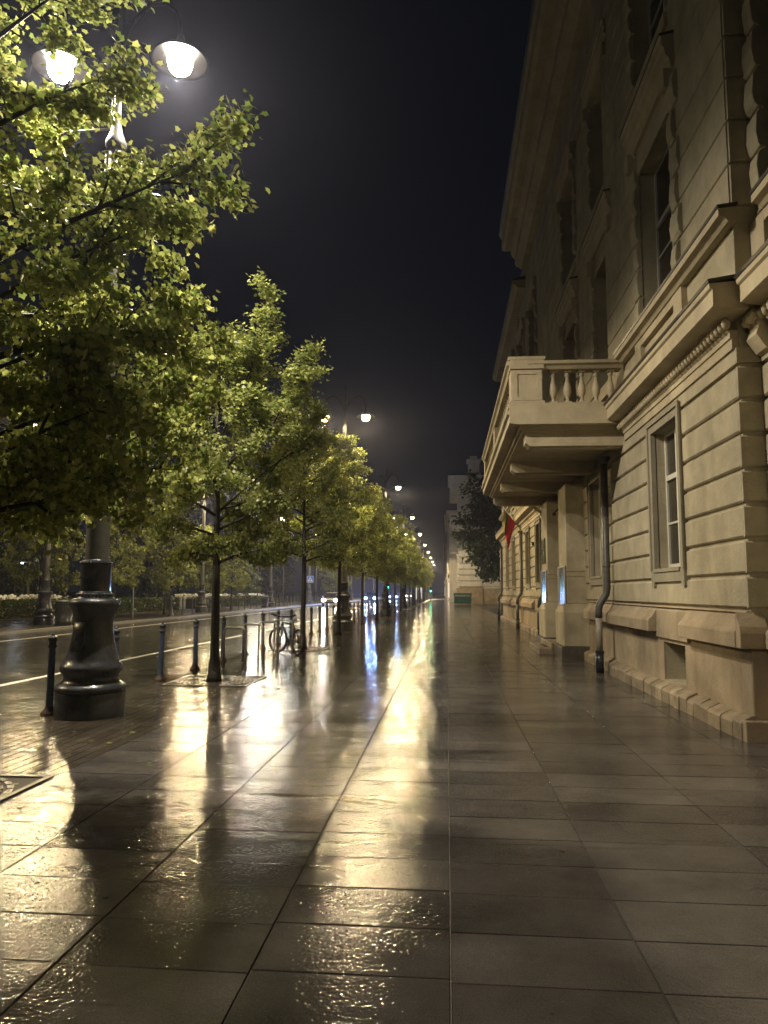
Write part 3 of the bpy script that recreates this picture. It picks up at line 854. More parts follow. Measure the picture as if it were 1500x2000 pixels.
for nm, X, y0, y1, gh, bh in sect:
    w = MB()
    holes = list(gh) + list(bh)
    ub = [b_ for b_ in bays if y0 + .6 < b_ < y1 - .6]
    top = 16.3 if y0 < 30 else 15.0
    Xu = X + .03
    uh = []
    for b_ in ub:
        for (za, zb) in (UZ1, UZ2): uh.append((b_ - .98, b_ + .98, za, zb))
    grid_wall(w, X + .045, y0, y1, -.1, 4.45, holes)
    grid_wall(w, X + .045, y0, y1, 4.45, top, uh)
    part(w, 'wall', 'plaster')
    c = MB()
    courses(c, X, y0, y1, GZ, gh, extra=.17)
    c.box(X - .002, X + .06, y0, y1, 4.262, 4.44)          # frieze strip over the courses
    part(c, 'rusticated_courses', 'plaster')
    # upper bossed courses, shallower
    c = MB()
    uz = [6.16]
    while uz[-1] < top - .9: uz.append(uz[-1] + .545)
    courses(c, X + .012, y0, y1, uz, uh, depth=.035, gr=.012, extra=.02, ch=.012)
    part(c, 'upper_courses', 'plaster')
    rq = random.Random(int(y0 * 10) + 50)
    for (a, b_, za, zb) in uh:
        for side in (-1, 1):
            q = MB(); z = za + .02; k = 0
            while z < zb + .3:
                h = .50 + rq.uniform(-.03, .03)
                wd_ = (.34 if k % 2 else .22) + rq.uniform(-.02, .02)
                e = rq.random() * .025; mid = rq.uniform(.35, .65) * h
                ya, yb = (a - wd_, a + .012) if side < 0 else (b_ - .012, b_ + wd_)
                q.prof_y([(X + .05, z + .01), (X - .015, z + .02), (X - .03 - e, z + .07), (X - .05 - e, z + mid), (X - .035 - e * .6, z + h - .07), (X - .01, z + h - .02), (X + .05, z + h - .01)], ya, yb)
                z += h; k += 1
            part(q, 'bossed_quoins', 'plaster', bevel=.01)
    # windows
    for (a, b_, za, zb) in gh:
        if za < 1: continue
        window(a, b_, za, zb, X, .19, 'white', 1, (.66,), sub=2)
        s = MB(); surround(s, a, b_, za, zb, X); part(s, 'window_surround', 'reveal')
    for (a, b_, za, zb) in uh:
        window(a, b_, za, zb, X, .30, 'greyframe', 1, (.62,), sub=3)
    for b_ in ub:
        for z, pr in ((9.62, .17), (13.45, .12)):
            hd = MB()
            hd.prof_y([(X + .05, z - .3), (X - .05, z - .3), (X - .07, z - .18), (X - .12, z - .12), (X - pr * .8, z - .02), (X - pr * .85, z), (X - pr, z + .02), (X - pr, z + .14), (X - pr - .03, z + .17), (X + .05, z + .22)], b_ - 1.25, b_ + 1.25)
            for s_ in (-1, 1):
                hd.box(X - .14, X + .05, b_ + s_ * 1.1 - .09, b_ + s_ * 1.1 + .09, z - .6, z - .298)
            part(hd, 'window_hood', 'trim')
        fl = MB(); fl.prof_y([(X + .05, 9.845), (X - .205, 9.79), (X - .21, 9.815), (X + .05, 9.875)], b_ - 1.27, b_ + 1.27); part(fl, 'hood_flashing', 'slate')
        pass
        ap = MB(); ap.box(X - .05, X + .05, b_ - 1.0, b_ + 1.0, 10.15, 10.37); part(ap, 'upper_sill', 'trim')
        ap = MB()
        ap.box(X - .04, X + .05, b_ - 1.3, b_ - .92, 5.14, 5.93); ap.box(X - .04, X + .05, b_ + .92, b_ + 1.3, 5.14, 5.93)
        ap.box(X - .037, X + .05, b_ - .92, b_ + .92, 5.14, 5.28); ap.box(X - .037, X + .05, b_ - .92, b_ + .92, 5.8, 5.93)
        ap.box(X - .0, X + .05, b_ - .8, b_ + .8, 5.36, 5.72)
        part(ap, 'apron_panel', 'trim')

# string cornice between ground and first floor, broken by the projecting bays
def string_course(X, y0, y1, end0=True):
    c = MB()
    c.prof_y([(X + .05, 4.44), (X - .03, 4.44), (X - .03, 4.56), (X - .05, 4.57), (X - .05, 4.63), (X - .08, 4.66), (X + .05, 4.66)], y0, y1)
    c.prof_y([(X + .05, 4.80), (X - .12, 4.80), (X - .32, 4.83), (X - .34, 4.84), (X - .34, 5.03), (X - .37, 5.05), (X - .38, 5.10), (X + .05, 5.13)], y0 - .33, y1 + .33 if end0 else y1)
    part(c, 'string_cornice', 'trim')
    e = MB(); y = y0 - .08
    while y < y1:
        e.sphere((X - .10, y + .05, 4.725), .05, 8, 6, sx=1.1, sy=.85, sz=1.45); y += .125
    part(e, 'egg_moulding', 'trim')
    f = MB(); f.prof_y([(X + .05, 5.17), (X - .39, 5.105), (X - .40, 5.14), (X + .05, 5.21)], y0 - .36, y1 + .36 if end0 else y1)
    part(f, 'cornice_flashing', 'slate')
    s = MB(); s.prof_y([(X + .05, 5.93), (X - .06, 5.93), (X - .10, 5.98), (X - .17, 6.0), (X - .17, 6.09), (X + .05, 6.11)], y0 - .14, y1)
    part(s, 'sill_course', 'trim')
    f = MB(); f.prof_y([(X + .05, 6.125), (X - .18, 6.095), (X - .19, 6.125), (X + .05, 6.155)], y0 - .16, y1 + .02)
    part(f, 'sill_flashing', 'slate')
string_course(XP, 8.7, 14.0, False)
string_course(XW, -6.0, 8.3, False)
string_course(XM, 24.9, 34.1, False)
string_course(XP, 34.5, 45.6)
# corner return of the bay: side faces with their own courses, pilaster strip + console
c = MB()
c.box(XP + .05, XW + .1, 8.695, 8.699, 1.42, 15.4)
for j in range(len(GZ) - 1):
    za, zb = GZ[j] + .022, GZ[j + 1] - .022
    c.prof_x([(8.70, za), (8.68, za), (8.655, za + .02), (8.655, zb - .02), (8.68, zb), (8.70, zb)], XP + .002, XW + .02)
c.box(XP, XW + .02, 8.66, 8.70, 4.262, 4.44)
z = 6.16
while z < 15.4:
    c.prof_x([(8.70, z + .02), (8.67, z + .02), (8.655, z + .035), (8.655, z + .51), (8.67, z + .525), (8.70, z + .525)], XP + .03, XW + .02); z += .545
part(c, 'corner_quoins', 'plaster')
c = MB()
c.prof_y([(XW + .05, 4.30), (XW - .06, 4.34), (XW - .16, 4.5), (XW - .12, 4.62), (XW - .2, 4.78), (XW + .05, 4.79)], 8.36, 8.64)
for k in range(5): c.sphere((XW - .17, 8.38 + k * .06, 4.70 - .02 * (k % 2)), .045, 8, 6)
part(c, 'scroll_console', 'trim')

# plinth, with the projecting ledge and rough foot stones
def plinth(X, y0, y1, gaps=(), stones=True):
    p = MB(); st = MB()
    a = y0; segs = []
    for g0, g1 in gaps: segs.append((a, g0)); a = g1
    segs.append((a, y1))
    for s0, s1 in segs:
        p.prof_y([(X + .04, 1.40), (X - .03, 1.34), (X - .09, 1.24), (X - .14, 1.20), (X - .15, 1.17), (X - .15, 1.00), (X + .04, 1.00)], s0, s1)
    p.prof_y([(X + .04, 1.415), (X + .0, 1.415), (X - .02, 1.39), (X + .04, 1.385)], y0, y1)
    for g0, g1 in gaps:
        p.prof_y([(X + .04, 1.39), (X - .015, 1.34), (X - .03, .92), (X + .04, .92)], g0 + .002, g1 - .002)
    p.prof_y([(X + .04, .26), (X - .02, .26), (X - .04, .22), (X - .06, .22), (X - .06, .2), (X + .04, .2)], y0 - .02, y1 + .02) if not stones else None
    part(p, 'plinth', 'plinth', bevel=.01)
    if stones:
        r = random.Random(int(y0)); y = y0 - .04
        while y < y1:
            l = .22 + r.random() * .2; l = min(l, y1 + .04 - y)
            h = .20 + r.random() * .03; d = .13 + r.random() * .025
            st.prof_y([(X + .04, -.05), (X - d, -.05), (X - d, h - .05), (X - d + .02, h - .015), (X - .02, h + .035), (X + .04, h + .05)], y + .004, y + l - .004)
            y += l
        part(st, 'foot_stones', 'stonefoot', bevel=.008)
plinth(XP, 8.7, 15.35, [(10.75, 12.3)])
plinth(XW, -6, 8.55)
plinth(XM, 15.45, 18.5); plinth(XM, 24.9, 34.4, [(28.3, 29.5)]); plinth(XP, 34.5, 45.6, [(38.0, 39.2)])
# plinth faces (warm render) over the wall backing
for X, y0, y1, bh in ((XP, 8.7, 15.35, [(11.0, 12.05, .28, .86)]), (XW, -6, 8.68, []), (XM, 15.35, 18.6, []), (XM, 24.9, 34.5, [(28.6, 29.2, .25, .85)]), (XP, 34.5, 45.6, [(38.3, 38.9, .25, .85)])):
    w = MB(); grid_wall(w, X + .015, y0, y1, -.1, 1.05, bh, .028); part(w, 'plinth_face', 'plinth')
w = MB()
for (a, b_, za, zb), X in (((11.0, 12.05, .28, .86), XP), ((28.6, 29.2, .25, .85), XM), ((38.3, 38.9, .25, .85), XP)):
    w.box(X + .38, X + .45, a - .05, b_ + .05, za - .05, zb + .05)
part(w, 'basement_window', 'plaque')
w = MB(); w.box(XP + .015, XW + .03, 8.672, 8.70, -.1, 1.0); w.prof_x([(8.70, 1.40), (8.65, 1.34), (8.58, 1.24), (8.56, 1.17), (8.56, 1.00), (8.70, 1.00)], XP - .14, XW - .1)
w.box(XP - .12, XW + .02, 8.56, 8.671, -.05, .22)
part(w, 'corner_plinth', 'plinth', bevel=.01)
# solid body behind the walls
w = MB(); w.box(XW + .55, 16, -6, 45.2, -.1, 15.9); part(w, 'inner_body', 'reveal')
w = MB(); w.box(XW + .4, 16, 45.2, 45.6, -.1, 15.0); part(w, 'north_wall', 'plaster')
# bay side returns
w = MB(); w.box(XP + .05, XW + .1, 34.501, 34.55, -.1, 15.0); part(w, 'bay_return', 'plaster'); w = MB(); w.box(XP + .05, XW + .1, 8.699, 8.75, -.1, 16.2); part(w, 'bay_return', 'plaster')

# roof cornice
c = MB()
c.prof_y([(XW + .1, 15.55), (3.25, 15.55), (3.2, 15.62), (3.05, 15.7), (3.0, 15.78), (3.0, 15.95), (XW + .1, 15.95)], -6, 31.3)
c.prof_y([(XW + .1, 16.25), (2.55, 16.25), (2.45, 16.30), (2.42, 16.32), (2.42, 16.78), (2.36, 16.85), (2.34, 16.95), (XW + .1, 17.05)], -6, 31.0)
part(c, 'roof_cornice', 'trim')
c = MB(); c.prof_y([(XW + .1, 15.96), (2.95, 15.96), (2.85, 16.1), (2.8, 16.245), (XW + .1, 16.245)], -6, 31.15); part(c, 'cornice_cove', 'trim')
c = MB(); c.prof_y([(16, 16.0), (2.33, 16.97), (2.30, 16.99), (2.30, 17.07), (3.4, 17.3), (16, 19.5)], -6, 31.1); part(c, 'roof', 'slate')
c = MB(); c.prof_y([(XW + .1, 14.75), (3.1, 14.75), (3.02, 14.85), (2.9, 14.9), (2.9, 15.08), (XW + .1, 15.15)], 31.3, 45.9); part(c, 'wing_cornice', 'trim')
c = MB(); c.prof_y([(16, 15.0), (2.88, 15.1), (2.88, 15.16), (16, 18)], 31.3, 46.0); part(c, 'wing_roof', 'slate')

# ---- portal: pilasters, door, steps, plaques
for yc, lab in ((19.5, None), (23.05, None)):
    p = MB()
    y0, y1 = yc - .62, yc + .62
    X0 = 2.98
    p.box(X0, XM + .05, y0, y1, 1.34, 4.35)
    p.prof_y([(XM + .05, .30), (X0 - .12, .30), (X0 - .12, 1.12), (X0 - .02, 1.335), (XM + .05, 1.335)], y0 - .0, y1 + .0)
    p.prof_x([(y0 - .001, .30), (y0 - .12, .30), (y0 - .12, 1.12), (y0 - .001, 1.335)], X0 - .11, XM + .05)
    p.box(X0 - .02, XM + .05, y0 - .02, y1 + .02, 2.02, 2.05); p.box(X0 - .02, XM + .05, y0 - .02, y1 + .02, 2.14, 2.165)
    part(p, 'portal_pilaster', 'plinth' if False else 'plaster', bevel=.01)
    p = MB(); p.box(X0 - .19, XM + .05, y0 - .18, y1 + .05, -.05, .295); part(p, 'pilaster_block', 'darkblock', bevel=.015)
p = MB(); p.box(XM + .30, XM + .36, 20.35, 22.05, .3, 3.6); d = part(p, 'door', 'orangebrick')
p = MB()
p.box(XM + .27, XM + .305, 20.45, 21.15, .5, 1.6); p.box(XM + .27, XM + .305, 21.25, 21.95, .5, 1.6); p.box(XM + .27, XM + .305, 20.45, 21.15, 1.8, 3.0); p.box(XM + .27, XM + .305, 21.25, 21.95, 1.8, 3.0)
part(p, 'door_panels', 'orangebrick', d, bevel=.01)
p = MB(); p.tube([(XM + .24, 21.12, 1.2), (XM + .24, 21.12, 1.5)], .015); part(p, 'handle', 'steel', d)
for k, (x0, z) in enumerate(((2.42, .14), (2.74, .27))):
    p = MB(); p.box(x0, XM + .5, 20.13, 22.42, -.05 if k == 0 else .141, z); part(p, 'doorstep', 'stonefoot', bevel=.02)
    p = MB(); p.box(x0 - .01, x0 + .045, 20.15, 22.40, z + .0, z + .012); part(p, 'metal_nosing', 'steel')
p = MB(); p.box(2.65, 3.0, 20.9, 21.9, .142, .155); part(p, 'door_mat', 'black')
for (ya, yb, za, zb) in ((18.98, 20.05, 1.2, 2.28), (22.55, 23.6, 1.24, 2.28)):
    p = MB(); p.box(2.945, 2.978, ya, yb, za, zb); o = part(p, 'glass_plaque', 'mirror')
    p = MB()
    p.box(2.93, 2.946, ya - .02, ya + .03, za, zb); p.box(2.93, 2.946, yb - .03, yb + .02, za, zb); p.box(2.931, 2.946, ya + .03, yb - .03, za, za + .03); p.box(2.931, 2.946, ya + .03, yb - .03, zb - .03, zb)
    part(p, 'plaque_frame', 'white', o)
p = MB(); p.box(2.95, 2.978, 22.8, 23.5, 2.5, 3.25); part(p, 'dark_plaque', 'plaque')
p = MB(); p.lathe([(.05, -.04), (.05, .04)], 12, (2.9, 20.3, 3.72), axis='y'); p.tube([(2.9, 20.3, 3.75), (3.1, 20.3, 3.95), (3.44, 20.3, 3.98)], .02); part(p, 'entrance_camera', 'plaque')

# ---- balcony
b = MB()
BX, BY0, BY1 = 1.18, 14.0, 24.4
b.box(BX + .02, XM, BY0 + .0, BY1, 5.03, 5.10)
b.prof_y([(XM, 4.78), (BX + .18, 4.78), (BX + .04, 4.80), (BX + .02, 4.81), (BX + .02, 4.95), (BX - .03, 4.98), (BX - .04, 5.03), (XM, 5.03)], BY0 - .02, BY1 + .02)
b.box(BX + .22, XM, BY0 + .14, BY1 - .14, 4.70, 4.778)
b.box(BX + .27, XM, BY0 + .18, BY1 - .18, 4.655, 4.70)
o_bal = part(b, 'balcony', 'trim')
b = MB()
for yc in (14.42, 17.6, 20.9, 24.0):
    b = MB()
    b.prof_y([(XM, 4.40), (BX + .42, 4.40), (BX + .34, 4.47), (BX + .34, 4.655), (XM, 4.655)], yc - .2, yc + .2)
    b.box(BX + .5, XM, yc - .14, yc + .14, 4.375, 4.402)
    part(b, 'balcony_beam', 'trim')
b = MB()
b.box(BX + .0, BX + .42, BY0 + .0, BY1, 5.10, 5.19); b.box(BX + .42, XM - .3, BY0, BY0 + .34, 5.10, 5.19); b.box(BX + .42, XM - .3, BY1 - .34, BY1, 5.10, 5.19)
b.prof_y([(BX + .38, 5.86), (BX + .06, 5.86), (BX + .03, 5.92), (BX - .02, 5.95), (BX - .02, 6.01), (BX + .38, 6.04)], BY0 - .0, BY1)
b.prof_x([(BY0 + .34, 5.86), (BY0 + .05, 5.86), (BY0 + .02, 5.92), (BY0 - .03, 5.95), (BY0 - .03, 6.01), (BY0 + .34, 6.04)], BX + .38, XM - .1)
b.prof_x([(BY1 - .34, 5.86), (BY1 - .05, 5.86), (BY1 - .02, 5.92), (BY1 + .03, 5.95), (BY1 + .03, 6.01), (BY1 - .34, 6.04)], BX + .38, XM - .1)
part(b, 'balcony_rail', 'trim', o_bal)
def pedestal(x0, x1, y0, y1):
    b = MB()
    b.box(x0, x1, y0, y1, 5.19, 5.86)
    b.box(x0 - .03, x1 + .03, y0 - .03, y1 + .03, 5.191, 5.24)
    # raised frame round a sunk panel on the camera side
    a0, a1 = x0 + .12, x1 - .12
    b.box(x0 + .02, a0, y0 - .018, y0 - .001, 5.25, 5.84); b.box(a1, x1 - .02, y0 - .018, y0 - .001, 5.25, 5.84)
    b.box(a0, a1, y0 - .018, y0 - .001, 5.25, 5.33); b.box(a0, a1, y0 - .018, y0 - .001, 5.76, 5.84)
    b.box(x0 - .05, x1 + .05, y0 - .05, y1 + .05, 6.041, 6.10); b.box(x0 - .02, x1 + .02, y0 - .045, y1 + .02, 5.861, 6.039)
    part(b, 'balcony_pedestal', 'trim', o_bal)
pedestal(BX + .06, BX + .66, BY0 + .03, BY0 + .5)
pedestal(BX + .06, BX + .40, 19.0, 19.5)
pedestal(BX + .06, BX + .66, BY1 - .5, BY1 - .03)
bl = MB()
bl.box(-.075, .075, -.075, .075, 5.19, 5.235); bl.box(-.065, .065, -.065, .065, 5.815, 5.86)
bl.lathe([(.055, 5.235), (.04, 5.27), (.03, 5.30), (.045, 5.34), (.072, 5.41), (.078, 5.46), (.068, 5.53), (.045, 5.62), (.034, 5.70), (.036, 5.74), (.052, 5.755), (.05, 5.775), (.036, 5.785), (.055, 5.815)], 16)
bal0 = bl.build('baluster', M['trim'], o_bal)
bpos = [(2.05 + .27 * k, BY0 + .17) for k in range(5)] + [(2.05 + .27 * k, BY1 - .17) for k in range(5)]
y = BY0 + .75
while y < BY1 - .7:
    if not (18.85 < y < 19.65): bpos.append((BX + .2, y))
    y += .28
for k, (x, y) in enumerate(bpos):
    o = bal0 if k == 0 else bal0.copy()
    if k: C.objects.link(o)
    o.location = (x - 3.35, y - 8.7, 0)

# ---- downpipes
def downpipe(y, X, zb=4.38, lower=True, x2=None, r=.072):
    p = MB()
    xw = X - .10; xo = X - .28
    p.lathe([(r + .015, 0), (r + .015, .0)], 3, (0, 0, -50)) if False else None
    p.tube([(xw, y, zb), (xw, y, 1.72), (xw - .02, y, 1.58), (xw - .10, y, 1.46), (xo + .02, y, 1.36), (xo, y, 1.24), (xo, y, 1.10)], r, 16)
    for z in (3.72, 2.15): p.lathe([(r + .004, z - .02), (r + .012, z - .01), (r + .012, z + .01), (r + .004, z + .02)], 16, (xw, y, 0))
    p.lathe([(r + .08, zb + .0), (r + .02, zb - .10), (r + .005, zb - .14)], 16, (xw, y, 0))
    o = part(p, 'downpipe', 'pipe')
    p = MB(); p.tube([(xo, y, 1.12), (xo, y, .40)], r * .93, 16); part(p, 'lower_pipe', 'pipe_grey' if lower else 'pipe', o)
    p = MB(); p.tube([(xo, y, .42), (xo, y, -.01)], r * 1.12, 16); p.lathe([(r * 1.2, .38), (r * 1.3, .40), (r * 1.2, .44)], 16, (xo, y, 0)); part(p, 'pipe_boot', 'plaque', o)
downpipe(15.62, XP + .02, 4.42)
downpipe(25.9, XP + .08, 4.38, False)
downpipe(34.1, XP + .10, 4.4, False)
downpipe(45.2, XP + .02, 4.4, False)
bp_ = MB(); bp_.tube([(2.9, 25.6, 4.62), (3.1, 25.75, 4.45), (3.33, 25.9, 4.36)], .06, 10); part(bp_, 'pipe_elbow', 'pipe_grey')

# ------------------------------------------------------------------ flag
fl = thing('flag', 'yellow green and red flag drooping from a pole beyond the balcony', 'flag', (3.35, 29.6, 3.55))
p = MB(); tip = Vector((-1.55, -.25, 1.85)); p.tube([(0.05, 0, -.06), tip], .016, 8); p.sphere(tip, .03); p.build('flag_pole', M['slate'], fl)
p = MB(); p.box(-.01, .1, -.05, .05, -.12, .06); p.build('wall_bracket', M['slate'], fl)
def cloth(name, t0, t1, mat):
    mb = MB(); nu, nv = 8, 14; vs = []; fs = []
    d = Vector((0, 0, 0)) - tip
    for i in range(nu + 1):
        t = t0 + (t1 - t0) * i / nu
        for j in range(nv + 1):
            v = j / nv
            drop = 1.25 * v
            s = t * 1.05 * (1 - .42 * v ** .8)
            P = tip + d.normalized() * (.05 + t * 1.05)
            x = tip.x + .04 + (P.x - tip.x) * (1 - .62 * v ** .6)
            y = P.y + .07 * math.sin(t * 14 + v * 2) * (.3 + v)
            z = P.z - drop * (1 - .12 * math.sin(t * 5)) - .03
            vs.append((x, y, z))
    for i in range(nu):
        for j in range(nv):
            a = i * (nv + 1) + j
            fs.append((a, a + 1, a + nv + 2, a + nv + 1))
    mb.add(vs, fs, True)
    o = mb.build(name, M[mat], fl)
    so = o.modifiers.new('s', 'SOLIDIFY'); so.thickness = .004
fl.scale = (.75, .75, .75)
cloth('yellow_stripe', 0.0, 0.2, 'yellow'); cloth('green_stripe', 0.2, 0.42, 'green'); cloth('red_stripe', 0.42, 1.0, 'red')

# ------------------------------------------------------------------ foliage tools
LEAF = np.array([(0, 0), (.20, .02), (.46, -.06), (.40, .22), (.55, .46), (.31, .56), (.0, .95), (-.31, .56), (-.55, .46), (-.40, .22), (-.46, -.06), (-.20, .02)]) * np.array([1, .95])
LEAF5 = np.array([(0, 0), (.42, .1), (.30, .6), (0, 1.0), (-.30, .6), (-.42, .1)])
def leaves_mesh(name, pts, size, mat, seed=0, shape=LEAF, parent=None, droop=.5, out=None, bent=True):
    """one mesh of many leaves at the given points"""
    r = np.random.default_rng(seed)
    n = len(pts); k = len(shape)
    nrm = r.normal(size=(n, 3)) * .75; nrm[:, 2] = np.abs(nrm[:, 2]) * .6 + .45
    if out is not None: nrm += out * .55
    nrm /= np.linalg.norm(nrm, axis=1, keepdims=True)
    tip = r.normal(size=(n, 3)); tip[:, 2] -= droop * 1.4
    if out is not None: tip += out * .8
    tip -= nrm * (tip * nrm).sum(1, keepdims=True)
    tip /= np.linalg.norm(tip, axis=1, keepdims=True) + 1e-9
    sd = np.cross(nrm, tip)
    s = size * (.65 + .7 * r.random(n))
    V = pts[:, None, :] + s[:, None, None] * (shape[None, :, 0:1] * sd[:, None, :] + shape[None, :, 1:2] * tip[:, None, :])
    # fold and droop of the blade
    V -= (s[:, None] * (.18 * np.abs(shape[None, :, 0]) ** 1.0 + .12 * shape[None, :, 1] ** 2))[:, :, None] * nrm[:, None, :]
    me = bpy.data.meshes.new(name)
    me.vertices.add(n * k); me.vertices.foreach_set('co', V.reshape(-1).astype(np.float32))
    me.loops.add(n * k); me.loops.foreach_set('vertex_index', np.arange(n * k, dtype=np.int32))
    me.polygons.add(n); me.polygons.foreach_set('loop_start', np.arange(0, n * k, k, dtype=np.int32))
    try: me.polygons.foreach_set('loop_total', np.full(n, k, dtype=np.int32))
    except Exception: pass
    me.update(calc_edges=True); me.validate()
    me.materials.append(mat)
    o = bpy.data.objects.new(name, me); C.objects.link(o)
    if parent is not None: o.parent = parent
    return o

def make_tree(name, label, seed, H=7.2, RR=1.9, clear=2.5, nl=20000, ls=.085, nlimb=30, mat='leaf', extra=(), rad=.10, shape=LEAF, group='maples in the pavement row', lean=(0, 0), top=.12, wide=.38, tuft=.10, tw=5, clearview=False, keep=.62):
    r = random.Random(seed); nr = np.random.default_rng(seed)
    t = thing(name, label, 'tree', group=group)
    mb = MB()
    tr = []
    n = 14
    for i in range(n + 1):
        f = i / n
        z = H * .96 * f
        tr.append(Vector((lean[0] * f + .05 * math.sin(3 * f + seed) * f, lean[1] * f + .05 * math.cos(4 * f + seed) * f, z)))
    def tz(z):
        f = max(0, min(1, z / (H * .96))) * n; i = min(int(f), n - 1); return tr[i].lerp(tr[i + 1], f - i)
    rad_at = lambda z: rad * max(.10, (1 - z / H)) ** .8
    rs = [rad * (1.55 if i == 0 else 1) * max(.10, (1 - i / n * .98)) ** .8 for i in range(n + 1)]
    pts = [tr[0], Vector((tr[0].x, tr[0].y, .12)), Vector((tr[0].x, tr[0].y, .35))] + tr[1:]
    rr2 = [rad * 1.65, rad * 1.3, rad * 1.1] + rs[1:]
    mb.tube(pts, rr2, 10)
    P = []; W = []
    def profile(f):   # crown half width over its height fraction
        if f < wide: return .62 + .38 * (f / wide)
        return max(top, (1 - ((f - wide) / (1 - wide)) ** 1.35) * (1 - top) + top)
    def twig(a, b, r0, nt, spread):
        pts = []; a = Vector(a); b = Vector(b); L = (b - a).length
        mid = a.lerp(b, .5) + Vector((0, 0, .10 * L)) + Vector((r.uniform(-1, 1), r.uniform(-1, 1), r.uniform(-.5, .5))) * .06 * L
        for i in range(7):
            s = i / 6
            pts.append((1 - s) ** 2 * a + 2 * s * (1 - s) * mid + s * s * b)
        mb.tube(pts, [max(.003, r0 * (1 - s / 6.6)) for s in range(7)], 5)
        # side twigs
        for q in range(nt):
            s = .28 + .72 * (q + r.random()) / nt
            s = min(s, .999); i = int(s * 6); p0 = pts[i].lerp(pts[min(i + 1, 6)], s * 6 - i)
            d = (b - a).normalized()
            sd = Vector((r.gauss(0, 1), r.gauss(0, 1), r.gauss(.15, .6)))
            sd = (sd - d * sd.dot(d) * .5).normalized()
            l = spread * r.uniform(.45, 1.0) * (1.1 - .5 * s)
            p1 = p0 + (sd * .8 + d * .55).normalized() * l
            mb.tube([p0, p0.lerp(p1, .5) + Vector((0, 0, .04 * l)), p1], [max(.003, r0 * .35), .004, .002], 4)
            for c in range(max(2, int(l / .14))):
                s2 = .35 + .65 * (c + .6) / max(2, int(l / .14))
                P.append(p0.lerp(p1, min(1, s2)) + Vector((r.gauss(0, .03), r.gauss(0, .03), r.gauss(0, .03)))); W.append(1)
        P.append(pts[-1]); P.append(pts[-2])
    for k in range(nlimb):
        f = (k + .5) / nlimb
        z0 = clear + (H - clear) * f * .93
        az = k * 2.39996 + r.uniform(-.4, .4)
        el = .25 + .75 * f + r.uniform(-.15, .2)
        L = RR * profile(f) * r.uniform(.72, 1.12)
        p0 = tz(z0 - .12)
        hz = L
        p1 = p0 + Vector((math.cos(az) * hz, math.sin(az) * hz, math.tan(min(1.15, el)) * hz * .55))
        if p1.z > H: p1.z = H - r.random() * .3
        twig(p0, p1, rad_at(z0) * .5 + .006, int(tw + L * 3.2), .55 + .22 * L)
    for (z0, e) in extra:
        p0 = tz(z0); e = Vector(e)
        twig(p0, e, .028, 13, .55)
        twig(p0.lerp(e, .55), e + Vector((r.uniform(-.4, .2), r.uniform(-.4, .4), r.uniform(.25, .6))), .016, 9, .45)
    mb.build('trunk', M['bark'], t)
    P = np.array([tuple(p) for p in P])
    P = P[nr.random(len(P)) < keep]
    idx = nr.integers(0, len(P), nl)
    pts = P[idx] + nr.normal(size=(nl, 3)) * tuft * np.array([1, 1, .8])
    if clearview:   # leaves thinned along the camera's sight line so the lamp head shows
        o_ = np.array([4.12, -5.55, 1.6]); h_ = np.array([-1.25, 3.9, 8.95]) ; d_ = (h_ - o_) / np.linalg.norm(h_ - o_)
        q_ = pts - o_; dist = np.linalg.norm(q_ - (q_ @ d_)[:, None] * d_, axis=1)
        pts = pts[(dist > .17) | (nr.random(len(pts)) < .12)]
    c = np.array([lean[0] * .5, lean[1] * .5, (clear + H) / 2])
    out = pts - c; out /= np.linalg.norm(out, axis=1, keepdims=True) + 1e-9
    leaves_mesh('crown', pts, ls, M[mat], seed, shape, t, out=out)
    return t

# near trees one by one
A_ = make_tree('maple_tree', 'big leafy maple filling the left edge, its trunk out of frame', 3, H=8.2, RR=2.12, clear=2.1, keep=.52, nl=56000, ls=.056, tuft=.085, clearview=True, nlimb=36,
               extra=[(3.7, (1.65, 1.0, 5.15)), (3.2, (1.85, 1.4, 4.3)), (2.6, (1.9, 1.2, 3.5)), (2.4, (1.6, 1.3, 2.75)), (2.2, (1.55, .1, 2.5)), (2.1, (1.3, .8, 2.25)), (2.3, (1.7, -.3, 3.0))], rad=.13, lean=(.0, .1), top=.30, wide=.30)
A_.location = (TX, 5.55, 0)
B_ = make_tree('maple_tree', 'maple with the dark slender trunk between the bollards and the nearest bike rack', 8, H=6.6, RR=1.8, clear=2.15, nl=48000, keep=.6, tuft=.085, ls=.055, nlimb=34,
               extra=[(3.6, (1.95, -.6, 5.35)), (4.2, (1.2, -.8, 6.3)), (3.0, (1.7, .2, 4.4))], rad=.088, lean=(-.06, 0))
B_.location = (TX, 13.1, 0)
protos = [make_tree('maple_tree', 'maple just beyond the bicycle, its trunk rising behind the wheels', 21, H=6.5, RR=1.75, clear=2.5, nl=27000, ls=.064, nlimb=30, rad=.085),
          make_tree('maple_tree', 'maple with a pointed top below the second lamp, third trunk past the bicycle', 34, H=7.9, RR=1.9, clear=2.5, nl=29000, ls=.064, nlimb=30, rad=.09)]
protos[0].location = (TX + .05, 20.95, 0); protos[0].rotation_euler = (0, 0, 1.1)
protos[1].location = (TX + .02, 28.2, 0); protos[1].rotation_euler = (0, 0, 2.1)
for k in range(4, 18):
    lab = ('fourth', 'fifth', 'sixth', 'seventh', 'eighth', 'ninth', 'tenth')[k - 4] + ' trunk past the nearest street lamp in the row of maples along the pavement' if k < 11 else 'far maple at the dim end of the pavement row'
    dup(protos[k % 2], (TX, TREE_Y[k], 0), k * 1.9, lab, .92 + .1 * ((k * 37) % 10) / 10)
o = dup(protos[0], (TX, -2.05, 0), .3, 'maple behind the camera in the pavement row'); 
